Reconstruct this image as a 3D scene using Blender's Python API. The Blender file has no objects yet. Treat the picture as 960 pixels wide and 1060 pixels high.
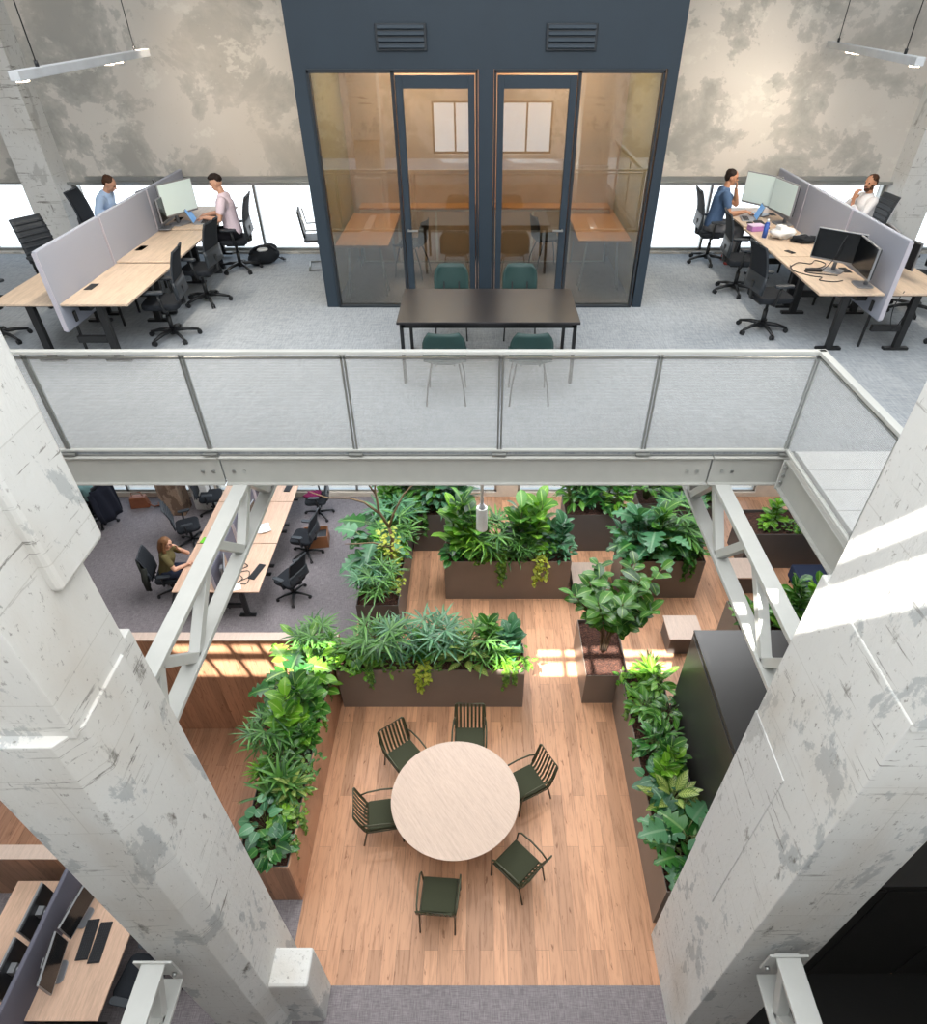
import bpy, math, random
from mathutils import Matrix, Vector, noise
PI = math.pi
R = math.radians
sc = bpy.context.scene
col = sc.collection

# ------------------------------------------------------------------ materials
def lin(c):
    return tuple((x/12.92 if x <= .04045 else ((x+.055)/1.055)**2.4) for x in (v/255. for v in c)) + (1.,)

def new_mat(name):
    m = bpy.data.materials.new(name); m.use_nodes = True
    nt = m.node_tree
    bs = nt.nodes['Principled BSDF']
    return m, nt, bs

def N(nt, kind, **kw):
    n = nt.nodes.new(kind)
    for k, v in kw.items():
        if k in n.inputs: n.inputs[k].default_value = v
        else: setattr(n, k, v)
    return n

def ramp(nt, fac, stops, interp='LINEAR'):
    r = nt.nodes.new('ShaderNodeValToRGB'); r.color_ramp.interpolation = interp
    el = r.color_ramp.elements
    while len(el) < len(stops): el.new(.5)
    for e, (p, c) in zip(el, stops):
        e.position = p; e.color = c if len(c) == 4 else tuple(c)+(1.,)
    nt.links.new(fac, r.inputs[0]); return r.outputs[0]

def mixc(nt, fac, a, b, mode='MIX'):
    m = nt.nodes.new('ShaderNodeMix'); m.data_type = 'RGBA'; m.blend_type = mode
    for sock, v in ((m.inputs[0], fac), (m.inputs[6], a), (m.inputs[7], b)):
        if hasattr(v, 'links'): nt.links.new(v, sock)
        else: sock.default_value = v
    return m.outputs[2]

def coords(nt, scale=(1, 1, 1), rot=(0, 0, 0), out='Object', loc=(0, 0, 0)):
    tc = nt.nodes.new('ShaderNodeTexCoord'); mp = nt.nodes.new('ShaderNodeMapping')
    mp.inputs['Scale'].default_value = scale; mp.inputs['Rotation'].default_value = rot
    mp.inputs['Location'].default_value = loc
    nt.links.new(tc.outputs[out], mp.inputs[0]); return mp.outputs[0]

def nz(nt, vec, scale, detail=4, rough=.55, dist=0):
    n = N(nt, 'ShaderNodeTexNoise', Scale=scale, Detail=detail, Roughness=rough, Distortion=dist)
    nt.links.new(vec, n.inputs['Vector']); return n.outputs['Fac']

def bump(nt, bs, h, strength=.2, dist=.01):
    b = N(nt, 'ShaderNodeBump', Strength=strength, Distance=dist)
    nt.links.new(h, b.inputs['Height']); nt.links.new(b.outputs[0], bs.inputs['Normal'])

def plain(name, c, rough=.5, metal=0., var=.06, scale=6, spec=.5):
    m, nt, bs = new_mat(name)
    v = coords(nt)
    f = nz(nt, v, scale, 3)
    L = lin(c)
    d = tuple(x*(1-var) for x in L[:3])+(1,); b = tuple(min(1, x*(1+var)) for x in L[:3])+(1,)
    nt.links.new(ramp(nt, f, [(.3, d), (.7, b)]), bs.inputs['Base Color'])
    bs.inputs['Roughness'].default_value = rough; bs.inputs['Metallic'].default_value = metal
    bs.inputs['Specular IOR Level'].default_value = spec
    return m

M = {}
def fabric(name, c, rough=.9, var=.18, scale=220):
    m, nt, bs = new_mat(name)
    v = coords(nt); f = nz(nt, v, scale, 2)
    L = lin(c)
    nt.links.new(ramp(nt, f, [(.3, tuple(x*(1-var) for x in L[:3])), (.7, tuple(min(1, x*(1+var)) for x in L[:3]))]), bs.inputs['Base Color'])
    bs.inputs['Roughness'].default_value = rough; bs.inputs['Specular IOR Level'].default_value = .2
    bump(nt, bs, f, .15, .004); return m

def wood(name, c, grain=(1, 1, 1), rough=.45, var=.13, stretch=(14, 1.2, 14)):
    m, nt, bs = new_mat(name)
    v = coords(nt, stretch)
    f = nz(nt, v, 2.2, 6, .6, .6); g = nz(nt, coords(nt, tuple(s*6 for s in stretch)), 2, 3)
    L = lin(c)
    c1 = ramp(nt, f, [(.28, tuple(x*(1-var*1.4) for x in L[:3])), (.5, L), (.75, tuple(min(1, x*(1+var)) for x in L[:3]))])
    c2 = mixc(nt, .25, c1, ramp(nt, g, [(.35, (.55, .5, .45)), (.6, (1, 1, 1))]), 'MULTIPLY')
    nt.links.new(c2, bs.inputs['Base Color']); bs.inputs['Roughness'].default_value = rough
    return m

def planks(name, c, w, l, rot=0, dark=.55, rough=.42):
    m, nt, bs = new_mat(name)
    v = coords(nt, (1, 1, 1), (0, 0, rot))
    br = N(nt, 'ShaderNodeTexBrick', Scale=1.0)
    br.inputs['Brick Width'].default_value = l; br.inputs['Row Height'].default_value = w
    br.inputs['Mortar Size'].default_value = .0022; br.inputs['Bias'].default_value = 0
    br.offset = .37; br.offset_frequency = 2
    L = lin(c)
    br.inputs['Color1'].default_value = tuple(x*.74 for x in L[:3])+(1,)
    br.inputs['Color2'].default_value = tuple(min(1, x*1.16) for x in L[:3])+(1,)
    br.inputs['Mortar'].default_value = tuple(x*dark for x in L[:3])+(1,)
    nt.links.new(v, br.inputs['Vector'])
    f = nz(nt, coords(nt, (16, 1.3, 1.3)), 1.5, 6, .62, .9)
    k = nz(nt, coords(nt, (9, 2.0, 2.0)), 2.0, 3, .6, .6)
    a = mixc(nt, 1., br.outputs['Color'], ramp(nt, f, [(.28, (.62, .55, .5)), (.5, (.98, .98, .98)), (.75, (1.1, 1.1, 1.1))]), 'MULTIPLY')
    a = mixc(nt, 1., a, ramp(nt, k, [(.0, (.35, .28, .22)), (.29, (.5, .42, .36)), (.36, (1, 1, 1))]), 'MULTIPLY')
    nt.links.new(a, bs.inputs['Base Color']); bs.inputs['Roughness'].default_value = rough
    bump(nt, bs, br.outputs['Fac'], -.15, .003)
    return m

def carpet(name, c, c2, s=34):
    m, nt, bs = new_mat(name)
    a = nz(nt, coords(nt, (s*.25, s*3.2, 1)), 1, 2); b = nz(nt, coords(nt, (s*3.2, s*.25, 1)), 1, 2)
    big = nz(nt, coords(nt), .8, 2)
    ad = N(nt, 'ShaderNodeMath', operation='ADD'); nt.links.new(a, ad.inputs[0]); nt.links.new(b, ad.inputs[1])
    hv = N(nt, 'ShaderNodeMath', operation='MULTIPLY'); nt.links.new(ad.outputs[0], hv.inputs[0]); hv.inputs[1].default_value = .5
    k = ramp(nt, hv.outputs[0], [(.38, lin(c2)), (.62, lin(c))])
    k = mixc(nt, 1., k, ramp(nt, big, [(.3, (.93, .93, .93)), (.7, (1.05, 1.05, 1.05))]), 'MULTIPLY')
    nt.links.new(k, bs.inputs['Base Color']); bs.inputs['Roughness'].default_value = .95
    bs.inputs['Specular IOR Level'].default_value = .1
    bump(nt, bs, hv.outputs[0], .2, .003); return m

def concrete_paint(name, base, bare, pit=(110, 106, 100), thr=.56, s=1.6, stain=(188, 176, 160), stretch=(1, 1, .55)):
    m, nt, bs = new_mat(name)
    v = coords(nt, stretch)
    big = nz(nt, v, s, 8, .68, .3); big2 = nz(nt, coords(nt, stretch, loc=(7, 3, 1)), s*.6, 3, .5)
    fine = nz(nt, v, 26, 4, .7); med = nz(nt, coords(nt, (1, 1, .5), loc=(3, 9, 4)), 5.5, 6, .7)
    a = ramp(nt, big, [(thr-.012, lin(base)), (thr+.012, lin(bare))])
    a = mixc(nt, ramp(nt, big2, [(.52, (0, 0, 0)), (.8, (.55, .55, .55))]), a, lin(stain))
    a = mixc(nt, ramp(nt, med, [(.62, (0, 0, 0)), (.68, (.55, .55, .55)), (.74, (.95, .95, .95))]), a, lin(pit))
    a = mixc(nt, ramp(nt, fine, [(.62, (0, 0, 0)), (.68, (.6, .6, .6))]), a, lin(pit))
    # formwork board joints
    wv = N(nt, 'ShaderNodeTexBrick', Scale=1.); wv.inputs['Brick Width'].default_value = 3.3; wv.inputs['Row Height'].default_value = .62
    wv.inputs['Mortar Size'].default_value = .004
    wv.inputs['Color1'].default_value = (1, 1, 1, 1); wv.inputs['Color2'].default_value = (.93, .93, .93, 1); wv.inputs['Mortar'].default_value = (.74, .73, .71, 1)
    mp = coords(nt, (1, 1, 1), (R(90), 0, 0)); nt.links.new(mp, wv.inputs['Vector'])
    lines = nz(nt, coords(nt, (1.3, 1.3, 16), loc=(1, 2, 3)), 1.4, 5, .7, .3); gate = nz(nt, coords(nt, loc=(4, 4, 9)), 1.1, 3)
    lm = mixc(nt, 1., ramp(nt, lines, [(.60, (0, 0, 0)), (.63, (1, 1, 1))]), ramp(nt, gate, [(.45, (0, 0, 0)), (.6, (.8, .8, .8))]), 'MULTIPLY')
    a = mixc(nt, lm, a, lin(pit))
    a = mixc(nt, .6, a, wv.outputs['Color'], 'MULTIPLY')
    nt.links.new(a, bs.inputs['Base Color']); bs.inputs['Roughness'].default_value = .82
    bs.inputs['Specular IOR Level'].default_value = .25
    hh = N(nt, 'ShaderNodeMath', operation='ADD'); nt.links.new(big, hh.inputs[0]); nt.links.new(med, hh.inputs[1])
    bump(nt, bs, hh.outputs[0], .5, .02); return m

def facade_concrete(name):
    m, nt, bs = new_mat(name)
    big = nz(nt, coords(nt, (1, 1, 1.15)), .85, 9, .66, .25); big2 = nz(nt, coords(nt, loc=(5, 2, 8)), .45, 3)
    med = nz(nt, coords(nt, (1, 1, 1.6), loc=(2, 2, 6)), 1.7, 8, .68)
    fine = nz(nt, coords(nt), 14, 5, .7)
    a = ramp(nt, big, [(.475, lin((204, 199, 192))), (.49, lin((182, 179, 173))), (.58, lin((158, 157, 152)))])
    a = mixc(nt, ramp(nt, big2, [(.45, (0, 0, 0)), (.75, (.7, .7, .7))]), a, lin((190, 182, 172)))
    a = mixc(nt, ramp(nt, med, [(.58, (0, 0, 0)), (.62, (.45, .45, .45))]), a, lin((218, 214, 205)))
    a = mixc(nt, ramp(nt, fine, [(.63, (0, 0, 0)), (.72, (.55, .55, .55))]), a, lin((140, 130, 116)))
    sl = nz(nt, coords(nt, (1.2, 1, 2.0), loc=(1, 1, 3)), .9, 7, .7)
    a = mixc(nt, ramp(nt, sl, [(.69, (0, 0, 0)), (.74, (.6, .6, .6))]), a, lin((112, 98, 84)))
    nt.links.new(a, bs.inputs['Base Color']); bs.inputs['Roughness'].default_value = .88
    bump(nt, bs, big, .4, .02); return m

def glass(name, tint=(225, 232, 232), refl=.08):
    m = bpy.data.materials.new(name); m.use_nodes = True; nt = m.node_tree; nt.nodes.clear()
    o = nt.nodes.new('ShaderNodeOutputMaterial'); t = nt.nodes.new('ShaderNodeBsdfTransparent'); g = nt.nodes.new('ShaderNodeBsdfGlossy')
    t.inputs[0].default_value = lin(tint); g.inputs['Roughness'].default_value = .01; g.inputs[0].default_value = (1, 1, 1, 1)
    lw = N(nt, 'ShaderNodeLayerWeight', Blend=.25)
    ma = N(nt, 'ShaderNodeMath', operation='MULTIPLY_ADD'); nt.links.new(lw.outputs['Fresnel'], ma.inputs[0]); ma.inputs[1].default_value = .6; ma.inputs[2].default_value = refl
    ma.use_clamp = True
    mx = nt.nodes.new('ShaderNodeMixShader'); nt.links.new(ma.outputs[0], mx.inputs[0]); nt.links.new(t.outputs[0], mx.inputs[1]); nt.links.new(g.outputs[0], mx.inputs[2])
    nt.links.new(mx.outputs[0], o.inputs[0]); return m

def wire_mesh(name):
    m = bpy.data.materials.new(name); m.use_nodes = True; nt = m.node_tree; bs = nt.nodes['Principled BSDF']
    o = [n for n in nt.nodes if n.type == 'OUTPUT_MATERIAL'][0]
    bs.inputs['Base Color'].default_value = lin((206, 207, 205)); bs.inputs['Roughness'].default_value = .6
    t = nt.nodes.new('ShaderNodeBsdfTransparent')
    w = N(nt, 'ShaderNodeTexWave', Scale=22.); w.bands_direction = 'Z'; w.wave_profile = 'SIN'
    nt.links.new(coords(nt), w.inputs['Vector'])
    f = ramp(nt, w.outputs['Fac'], [(.1, (.16, .16, .16)), (.9, (.34, .34, .34))])
    mx = nt.nodes.new('ShaderNodeMixShader'); nt.links.new(f, mx.inputs[0]); nt.links.new(t.outputs[0], mx.inputs[1]); nt.links.new(bs.outputs[0], mx.inputs[2])
    nt.links.new(mx.outputs[0], o.inputs[0]); return m

def emit(name, c, s):
    m = bpy.data.materials.new(name); m.use_nodes = True; nt = m.node_tree; bs = nt.nodes['Principled BSDF']
    bs.inputs['Base Color'].default_value = lin(c)
    bs.inputs['Emission Color'].default_value = lin(c); bs.inputs['Emission Strength'].default_value = s
    nz_ = nz(nt, coords(nt), 3); nt.links.new(nz_, bs.inputs['Roughness']); return m

def leaf_mat(name, dark, light, vein, rough=.34, var='plain', trans=.22):
    m, nt, bs = new_mat(name)
    oi = nt.nodes.new('ShaderNodeObjectInfo')
    uvn = nt.nodes.new('ShaderNodeUVMap'); uvn.uv_map = 'UVMap'
    sx = nt.nodes.new('ShaderNodeSeparateXYZ'); nt.links.new(uvn.outputs[0], sx.inputs[0])
    geo = nt.nodes.new('ShaderNodeNewGeometry')
    at = nt.nodes.new('ShaderNodeAttribute'); at.attribute_name = 'tone'
    a = mixc(nt, at.outputs['Fac'], lin(dark), lin(light))
    a = mixc(nt, 1., a, ramp(nt, oi.outputs['Random'], [(0, (.78, .84, .8)), (1, (1.12, 1.08, 1.02))]), 'MULTIPLY')
    ab = N(nt, 'ShaderNodeMath', operation='ABSOLUTE'); nt.links.new(sx.outputs[0], ab.inputs[0])
    mid = ramp(nt, ab.outputs[0], [(.0, (1, 1, 1)), (.07, (.7, .7, .7)), (.12, (0, 0, 0))])
    a = mixc(nt, mid, a, lin(vein))
    # side veins: v - |u| stripes
    s1 = N(nt, 'ShaderNodeMath', operation='SUBTRACT'); nt.links.new(sx.outputs[1], s1.inputs[0])
    h = N(nt, 'ShaderNodeMath', operation='MULTIPLY'); nt.links.new(ab.outputs[0], h.inputs[0]); h.inputs[1].default_value = .22
    nt.links.new(h.outputs[0], s1.inputs[1])
    s2 = N(nt, 'ShaderNodeMath', operation='MULTIPLY'); nt.links.new(s1.outputs[0], s2.inputs[0]); s2.inputs[1].default_value = 8.
    fr = N(nt, 'ShaderNodeMath', operation='FRACT'); nt.links.new(s2.outputs[0], fr.inputs[0])
    if var == 'striped':
        st = ramp(nt, fr.outputs[0], [(.0, (0, 0, 0)), (.25, (.85, .85, .85)), (.6, (.85, .85, .85)), (.85, (0, 0, 0))])
        ed = ramp(nt, ab.outputs[0], [(.62, (1, 1, 1)), (.85, (0, 0, 0))])
        a = mixc(nt, mixc(nt, 1., st, ed, 'MULTIPLY'), a, lin(vein))
    else:
        st = ramp(nt, fr.outputs[0], [(.0, (.25, .25, .25)), (.1, (0, 0, 0)), (.92, (0, 0, 0)), (1., (.25, .25, .25))])
        a = mixc(nt, st, a, lin(vein))
    nt.links.new(a, bs.inputs['Base Color']); bs.inputs['Roughness'].default_value = rough
    bs.inputs['Specular IOR Level'].default_value = .55
    o = [n for n in nt.nodes if n.type == 'OUTPUT_MATERIAL'][0]
    tr = nt.nodes.new('ShaderNodeBsdfTranslucent'); nt.links.new(mixc(nt, 1., a, (1.5, 1.6, .8, 1), 'MULTIPLY'), tr.inputs[0])
    mx = N(nt, 'ShaderNodeMixShader'); mx.inputs[0].default_value = trans
    nt.links.new(bs.outputs[0], mx.inputs[1]); nt.links.new(tr.outputs[0], mx.inputs[2]); nt.links.new(mx.outputs[0], o.inputs[0])
    return m

def soil_mat():
    m, nt, bs = new_mat('bark_mulch')
    v = N(nt, 'ShaderNodeTexVoronoi', Scale=42.); nt.links.new(coords(nt, (1, 1.8, 1)), v.inputs['Vector'])
    f = nz(nt, coords(nt), 30, 4)
    a = ramp(nt, v.outputs['Color'], [(.1, lin((46, 26, 20))), (.5, lin((92, 54, 40))), (.9, lin((132, 84, 64)))])
    a = mixc(nt, f, a, lin((58, 36, 28)))
    nt.links.new(a, bs.inputs['Base Color']); bs.inputs['Roughness'].default_value = .95
    bump(nt, bs, v.outputs['Distance'], 1., .03); return m

M['concrete'] = concrete_paint('peeling_white_concrete', (217, 217, 214), (184, 187, 187), thr=.575, s=2.0)
M['concrete_low'] = concrete_paint('grey_plaster', (214, 214, 212), (190, 190, 188), thr=.6)
M['facade'] = facade_concrete('weathered_concrete')
M['brick_col'] = concrete_paint('rough_brown_concrete', (150, 128, 110), (112, 92, 78), (84, 68, 56), .5, 5)
M['carpet_up'] = carpet('light_blue_grey_carpet', (178, 183, 188), (146, 152, 159))
M['carpet_low'] = carpet('brown_grey_carpet', (148, 142, 144), (114, 108, 112))
M['floorwood'] = planks('oak_plank_floor', (201, 152, 118), .175, 2.1, R(90))
M['wallwood'] = planks('oak_cladding', (168, 126, 98), .16, 1.9, R(90))
M['desk'] = wood('light_oak_desktop', (208, 186, 164), stretch=(12, 1.0, 12))
M['desk_low'] = wood('pink_oak_desktop', (214, 180, 156), stretch=(12, 1.0, 12))
M['table'] = wood('whitewashed_oak', (188, 167, 152), stretch=(1.0, 14, 14), var=.08)
M['pink'] = wood('pale_pink_oak', (205, 184, 170), var=.07)
M['boothwood'] = wood('warm_oak', (190, 138, 88), stretch=(12, 1, 12))
M['steel'] = plain('grey_white_steel', (189, 190, 186), .38, var=.03)
M['steel_beam'] = plain('warm_grey_steel', (172, 172, 167), .4, var=.03)
M['alu'] = plain('brushed_aluminium', (170, 172, 170), .32, .8, .04)
M['mesh'] = wire_mesh('fine_wire_mesh')
M['booth'] = plain('dark_blue_grey_panel', (37, 51, 63), .55, var=.05, scale=2)
M['boothframe'] = plain('dark_frame', (34, 41, 48), .4, var=.05)
M['glass'] = glass('booth_glass', (214, 218, 214), .13)
M['winglass'] = glass('window_glass', (245, 248, 250), .02)
M['olive'] = plain('olive_wall', (150, 134, 84), .8, var=.05)
M['warmwall'] = plain('reflection_toned_plaster', (190, 160, 134), .8, var=.08, scale=3)  # warm tone put into the colour for the reflection in the booth glass
M['cream'] = plain('cream_panel', (214, 203, 188), .6)
M['black'] = plain('black_plastic', (26, 28, 31), .45, var=.1)
M['blackmesh'] = fabric('black_mesh_fabric', (36, 39, 44), .8, .3, 300)
M['blackframe'] = plain('charcoal_plastic', (48, 53, 59), .45, var=.08)
M['blackmetal'] = plain('black_metal', (28, 29, 31), .4, var=.1)
M['blackbox'] = plain('black_satin_panel', (56, 55, 54), .36, var=.06, scale=1.5)
M['blacktop'] = plain('black_tabletop', (36, 34, 38), .3, var=.05)
M['planter'] = plain('bronze_brown_metal', (118, 107, 98), .45, 0., .05, 2)
M['planter_dark'] = plain('dark_planter_metal', (88, 84, 82), .45, 0., .05, 2)
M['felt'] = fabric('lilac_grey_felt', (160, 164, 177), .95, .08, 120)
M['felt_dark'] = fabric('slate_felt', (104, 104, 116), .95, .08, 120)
M['felt_edge'] = plain('pale_trim', (190, 186, 196), .6)
M['green'] = plain('dark_green_lacquer', (62, 64, 44), .42, var=.08)
M['cushion'] = fabric('dark_green_cushion', (60, 63, 48), .9, .12, 160)
M['teal'] = plain('dark_teal_shell', (32, 62, 60), .45, var=.06)
M['screen'] = plain('black_screen', (18, 20, 23), .18, var=.05)
M['bezel'] = plain('silver_bezel', (150, 152, 156), .35, .5)
M['key'] = plain('dark_keys', (40, 41, 45), .5, var=.2, scale=60)
M['soil'] = soil_mat()
M['stem'] = plain('green_stem', (92, 104, 58), .6, var=.2)
M['bark'] = plain('brown_bark', (118, 98, 74), .85, var=.25, scale=20)
M['white'] = plain('white_plastic', (232, 232, 230), .4)
M['paper'] = plain('white_paper', (236, 236, 234), .8)
M['whiteboard'] = plain('white_floor_boards', (216, 218, 219), .5)
M['skin'] = plain('skin', (205, 156, 130), .55, var=.06)
M['skin2'] = plain('tanned_skin', (190, 138, 108), .55, var=.06)
M['hair'] = fabric('dark_hair', (38, 28, 24), .6, .3, 90)
M['hair_b'] = fabric('brown_hair', (74, 50, 36), .6, .3, 90)
M['hair_r'] = fabric('chestnut_hair', (116, 82, 56), .6, .3, 90)
M['eye'] = plain('dark_eye', (30, 24, 22), .2)
M['lip'] = plain('lip', (168, 100, 90), .5)
M['leather'] = plain('brown_leather', (140, 84, 56), .5, var=.2)
M['cardboard'] = wood('cardboard_brown', (158, 106, 70), var=.05)
M['lampbody'] = plain('white_lamp_body', (196, 199, 203), .4)
M['led'] = emit('warm_led', (255, 232, 200), 9.)
M['pavement'] = plain('outdoor_paving', (215, 215, 212), .9)
M['fig'] = leaf_mat('fig_leaf', (26, 74, 28), (82, 138, 46), (140, 170, 96))
M['palm'] = leaf_mat('palm_leaf', (30, 76, 36), (98, 150, 68), (96, 138, 70), .42)
M['monstera'] = leaf_mat('monstera_leaf', (20, 68, 34), (64, 126, 54), (110, 150, 84), .3)
M['bright'] = leaf_mat('bright_leaf', (46, 106, 26), (122, 174, 46), (160, 192, 100), .38)
M['pothos'] = leaf_mat('pothos_leaf', (50, 96, 38), (124, 152, 60), (150, 172, 90), .36)
M['yellow'] = leaf_mat('yellow_leaf', (110, 136, 40), (190, 196, 74), (200, 205, 110), .4)
M['blue'] = leaf_mat('bluish_leaf', (32, 82, 56), (92, 146, 106), (120, 156, 124), .34)
M['calathea'] = leaf_mat('striped_leaf', (58, 94, 40), (112, 142, 66), (176, 190, 110), .36, 'striped')

# ------------------------------------------------------------------ mesh builder
class MB:
    def __init__(s): s.v = []; s.f = []; s.mi = []; s.sm = []; s.uv = {}; s.tone = []
    def add(s, vs, fs, m=0, smooth=False, T=None):
        b = len(s.v)
        s.v += [tuple(T @ Vector(p)) if T is not None else tuple(p) for p in vs]
        for f in fs: s.f.append([i+b for i in f]); s.mi.append(m); s.sm.append(smooth)
        return s
    def bb(s, x0, x1, y0, y1, z0, z1, m=0, T=None):
        vs = [(x, y, z) for z in (z0, z1) for y in (y0, y1) for x in (x0, x1)]
        return s.add(vs, [(0, 2, 3, 1), (4, 5, 7, 6), (0, 1, 5, 4), (2, 6, 7, 3), (0, 4, 6, 2), (1, 3, 7, 5)], m, False, T)
    def box(s, c, d, rot=(0, 0, 0), m=0):
        from mathutils import Euler
        T = Matrix.Translation(c) @ Euler(rot).to_matrix().to_4x4()
        return s.bb(-d[0]/2, d[0]/2, -d[1]/2, d[1]/2, -d[2]/2, d[2]/2, m, T)
    def bar(s, p0, p1, w, h, m=0, up=(0, 0, 1)):
        p0 = Vector(p0); p1 = Vector(p1); d = (p1-p0); L = d.length; d.normalize()
        u = Vector(up)
        if abs(d.dot(u)) > .98: u = Vector((0, 1, 0))
        x = d.cross(u).normalized(); z = x.cross(d).normalized()
        T = Matrix((x, d, z)).transposed().to_4x4(); T.translation = p0
        return s.bb(-w/2, w/2, 0, L, -h/2, h/2, m, T)
    def cone(s, p0, p1, r0, r1, n=10, m=0, caps=True):
        p0 = Vector(p0); p1 = Vector(p1); d = (p1-p0).normalized()
        u = Vector((0, 0, 1)) if abs(d.z) < .9 else Vector((1, 0, 0))
        x = d.cross(u).normalized(); y = d.cross(x)
        vs = []; fs = []
        for p, r in ((p0, r0), (p1, r1)):
            for k in range(n):
                a = 2*PI*k/n; vs.append(p+x*math.cos(a)*r+y*math.sin(a)*r)
        for k in range(n): fs.append((k, (k+1) % n, n+(k+1) % n, n+k))
        s.add(vs, fs, m, True)
        if caps:
            b = len(s.v)-2*n
            s.f.append([b+k for k in range(n)][::-1]); s.mi.append(m); s.sm.append(False)
            s.f.append([b+n+k for k in range(n)]); s.mi.append(m); s.sm.append(False)
        return s
    def tube(s, pts, r, n=6, m=0, closed=False):
        pts = [Vector(p) for p in pts]; k = len(pts); rs = r if isinstance(r, (list, tuple)) else [r]*k
        vs = []; fs = []; ref = None
        for i, p in enumerate(pts):
            if closed: d = pts[(i+1) % k]-pts[i-1]
            else: d = pts[min(i+1, k-1)]-pts[max(i-1, 0)]
            d.normalize()
            if ref is None: ref = Vector((0, 0, 1)) if abs(d.z) < .9 else Vector((1, 0, 0))
            x = d.cross(ref)
            if x.length < 1e-4: x = d.orthogonal()
            x.normalize(); y = d.cross(x); ref = -y if False else ref
            for j in range(n):
                a = 2*PI*j/n; vs.append(p+x*math.cos(a)*rs[i]+y*math.sin(a)*rs[i])
        for i in range(k if closed else k-1):
            i2 = (i+1) % k
            for j in range(n): fs.append((i*n+j, i*n+(j+1) % n, i2*n+(j+1) % n, i2*n+j))
        if not closed: fs.append(tuple(range(n))[::-1]); fs.append(tuple((k-1)*n+j for j in range(n)))
        return s.add(vs, fs, m, True)
    def ball(s, c, r, nu=12, nv=8, m=0, T=None):
        r = r if isinstance(r, (tuple, list)) else (r, r, r)
        vs = [(c[0], c[1], c[2]-r[2])]; fs = []
        for i in range(1, nv):
            t = PI*i/nv
            for j in range(nu):
                a = 2*PI*j/nu; vs.append((c[0]+r[0]*math.sin(t)*math.cos(a), c[1]+r[1]*math.sin(t)*math.sin(a), c[2]-r[2]*math.cos(t)))
        vs.append((c[0], c[1], c[2]+r[2])); e = len(vs)-1
        for j in range(nu):
            fs.append((0, 1+(j+1) % nu, 1+j)); fs.append((e, 1+(nv-2)*nu+j, 1+(nv-2)*nu+(j+1) % nu))
        for i in range(nv-2):
            for j in range(nu):
                a = 1+i*nu; fs.append((a+j, a+(j+1) % nu, a+nu+(j+1) % nu, a+nu+j))
        return s.add(vs, fs, m, True, T)
    def prism(s, poly, z0, z1, m=0, T=None):
        n = len(poly)
        vs = [(x, y, z0) for x, y in poly]+[(x, y, z1) for x, y in poly]
        fs = [tuple(range(n))[::-1], tuple(range(n, 2*n))]+[(k, (k+1) % n, n+(k+1) % n, n+k) for k in range(n)]
        return s.add(vs, fs, m, False, T)
    def sheet(s, fn, nu, nv, th=.01, m=0, smooth=True, T=None):
        """thick curved sheet; fn(u,v)->(point, normal)"""
        vs = []
        for side in (0, 1):
            for i in range(nu+1):
                for j in range(nv+1):
                    p, n = fn(i/nu, j/nv); vs.append(Vector(p)+Vector(n)*(th*(side-.5)))
        A = lambda i, j, sd: sd*(nu+1)*(nv+1)+i*(nv+1)+j
        fs = []
        for i in range(nu):
            for j in range(nv):
                fs.append((A(i, j, 1), A(i+1, j, 1), A(i+1, j+1, 1), A(i, j+1, 1)))
                fs.append((A(i, j, 0), A(i, j+1, 0), A(i+1, j+1, 0), A(i+1, j, 0)))
        for i in range(nu):
            fs.append((A(i, 0, 0), A(i+1, 0, 0), A(i+1, 0, 1), A(i, 0, 1))); fs.append((A(i, nv, 0), A(i, nv, 1), A(i+1, nv, 1), A(i+1, nv, 0)))
        for j in range(nv):
            fs.append((A(0, j, 0), A(0, j, 1), A(0, j+1, 1), A(0, j+1, 0))); fs.append((A(nu, j, 0), A(nu, j+1, 0), A(nu, j+1, 1), A(nu, j, 1)))
        return s.add(vs, fs, m, smooth, T)
    def mesh(s, name):
        me = bpy.data.meshes.new(name); me.from_pydata(s.v, [], s.f)
        me.polygons.foreach_set('use_smooth', s.sm); me.polygons.foreach_set('material_index', s.mi)
        me.update(); return me
    def build(s, name, mat, parent=None, bevel=0, seg=2, loc=None, rz=0, fix=True):
        me = s.mesh(name)
        for m in (mat if isinstance(mat, (list, tuple)) else [mat]): me.materials.append(m)
        if fix:
            import bmesh
            bm = bmesh.new(); bm.from_mesh(me); bmesh.ops.recalc_face_normals(bm, faces=bm.faces); bm.to_mesh(me); bm.free()
        o = bpy.data.objects.new(name, me); col.objects.link(o)
        if parent: o.parent = parent
        if loc: o.location = loc
        o.rotation_euler.z = rz
        if bevel:
            b = o.modifiers.new('Bevel', 'BEVEL'); b.width = bevel; b.segments = seg; b.limit_method = 'ANGLE'
        return o

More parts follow.
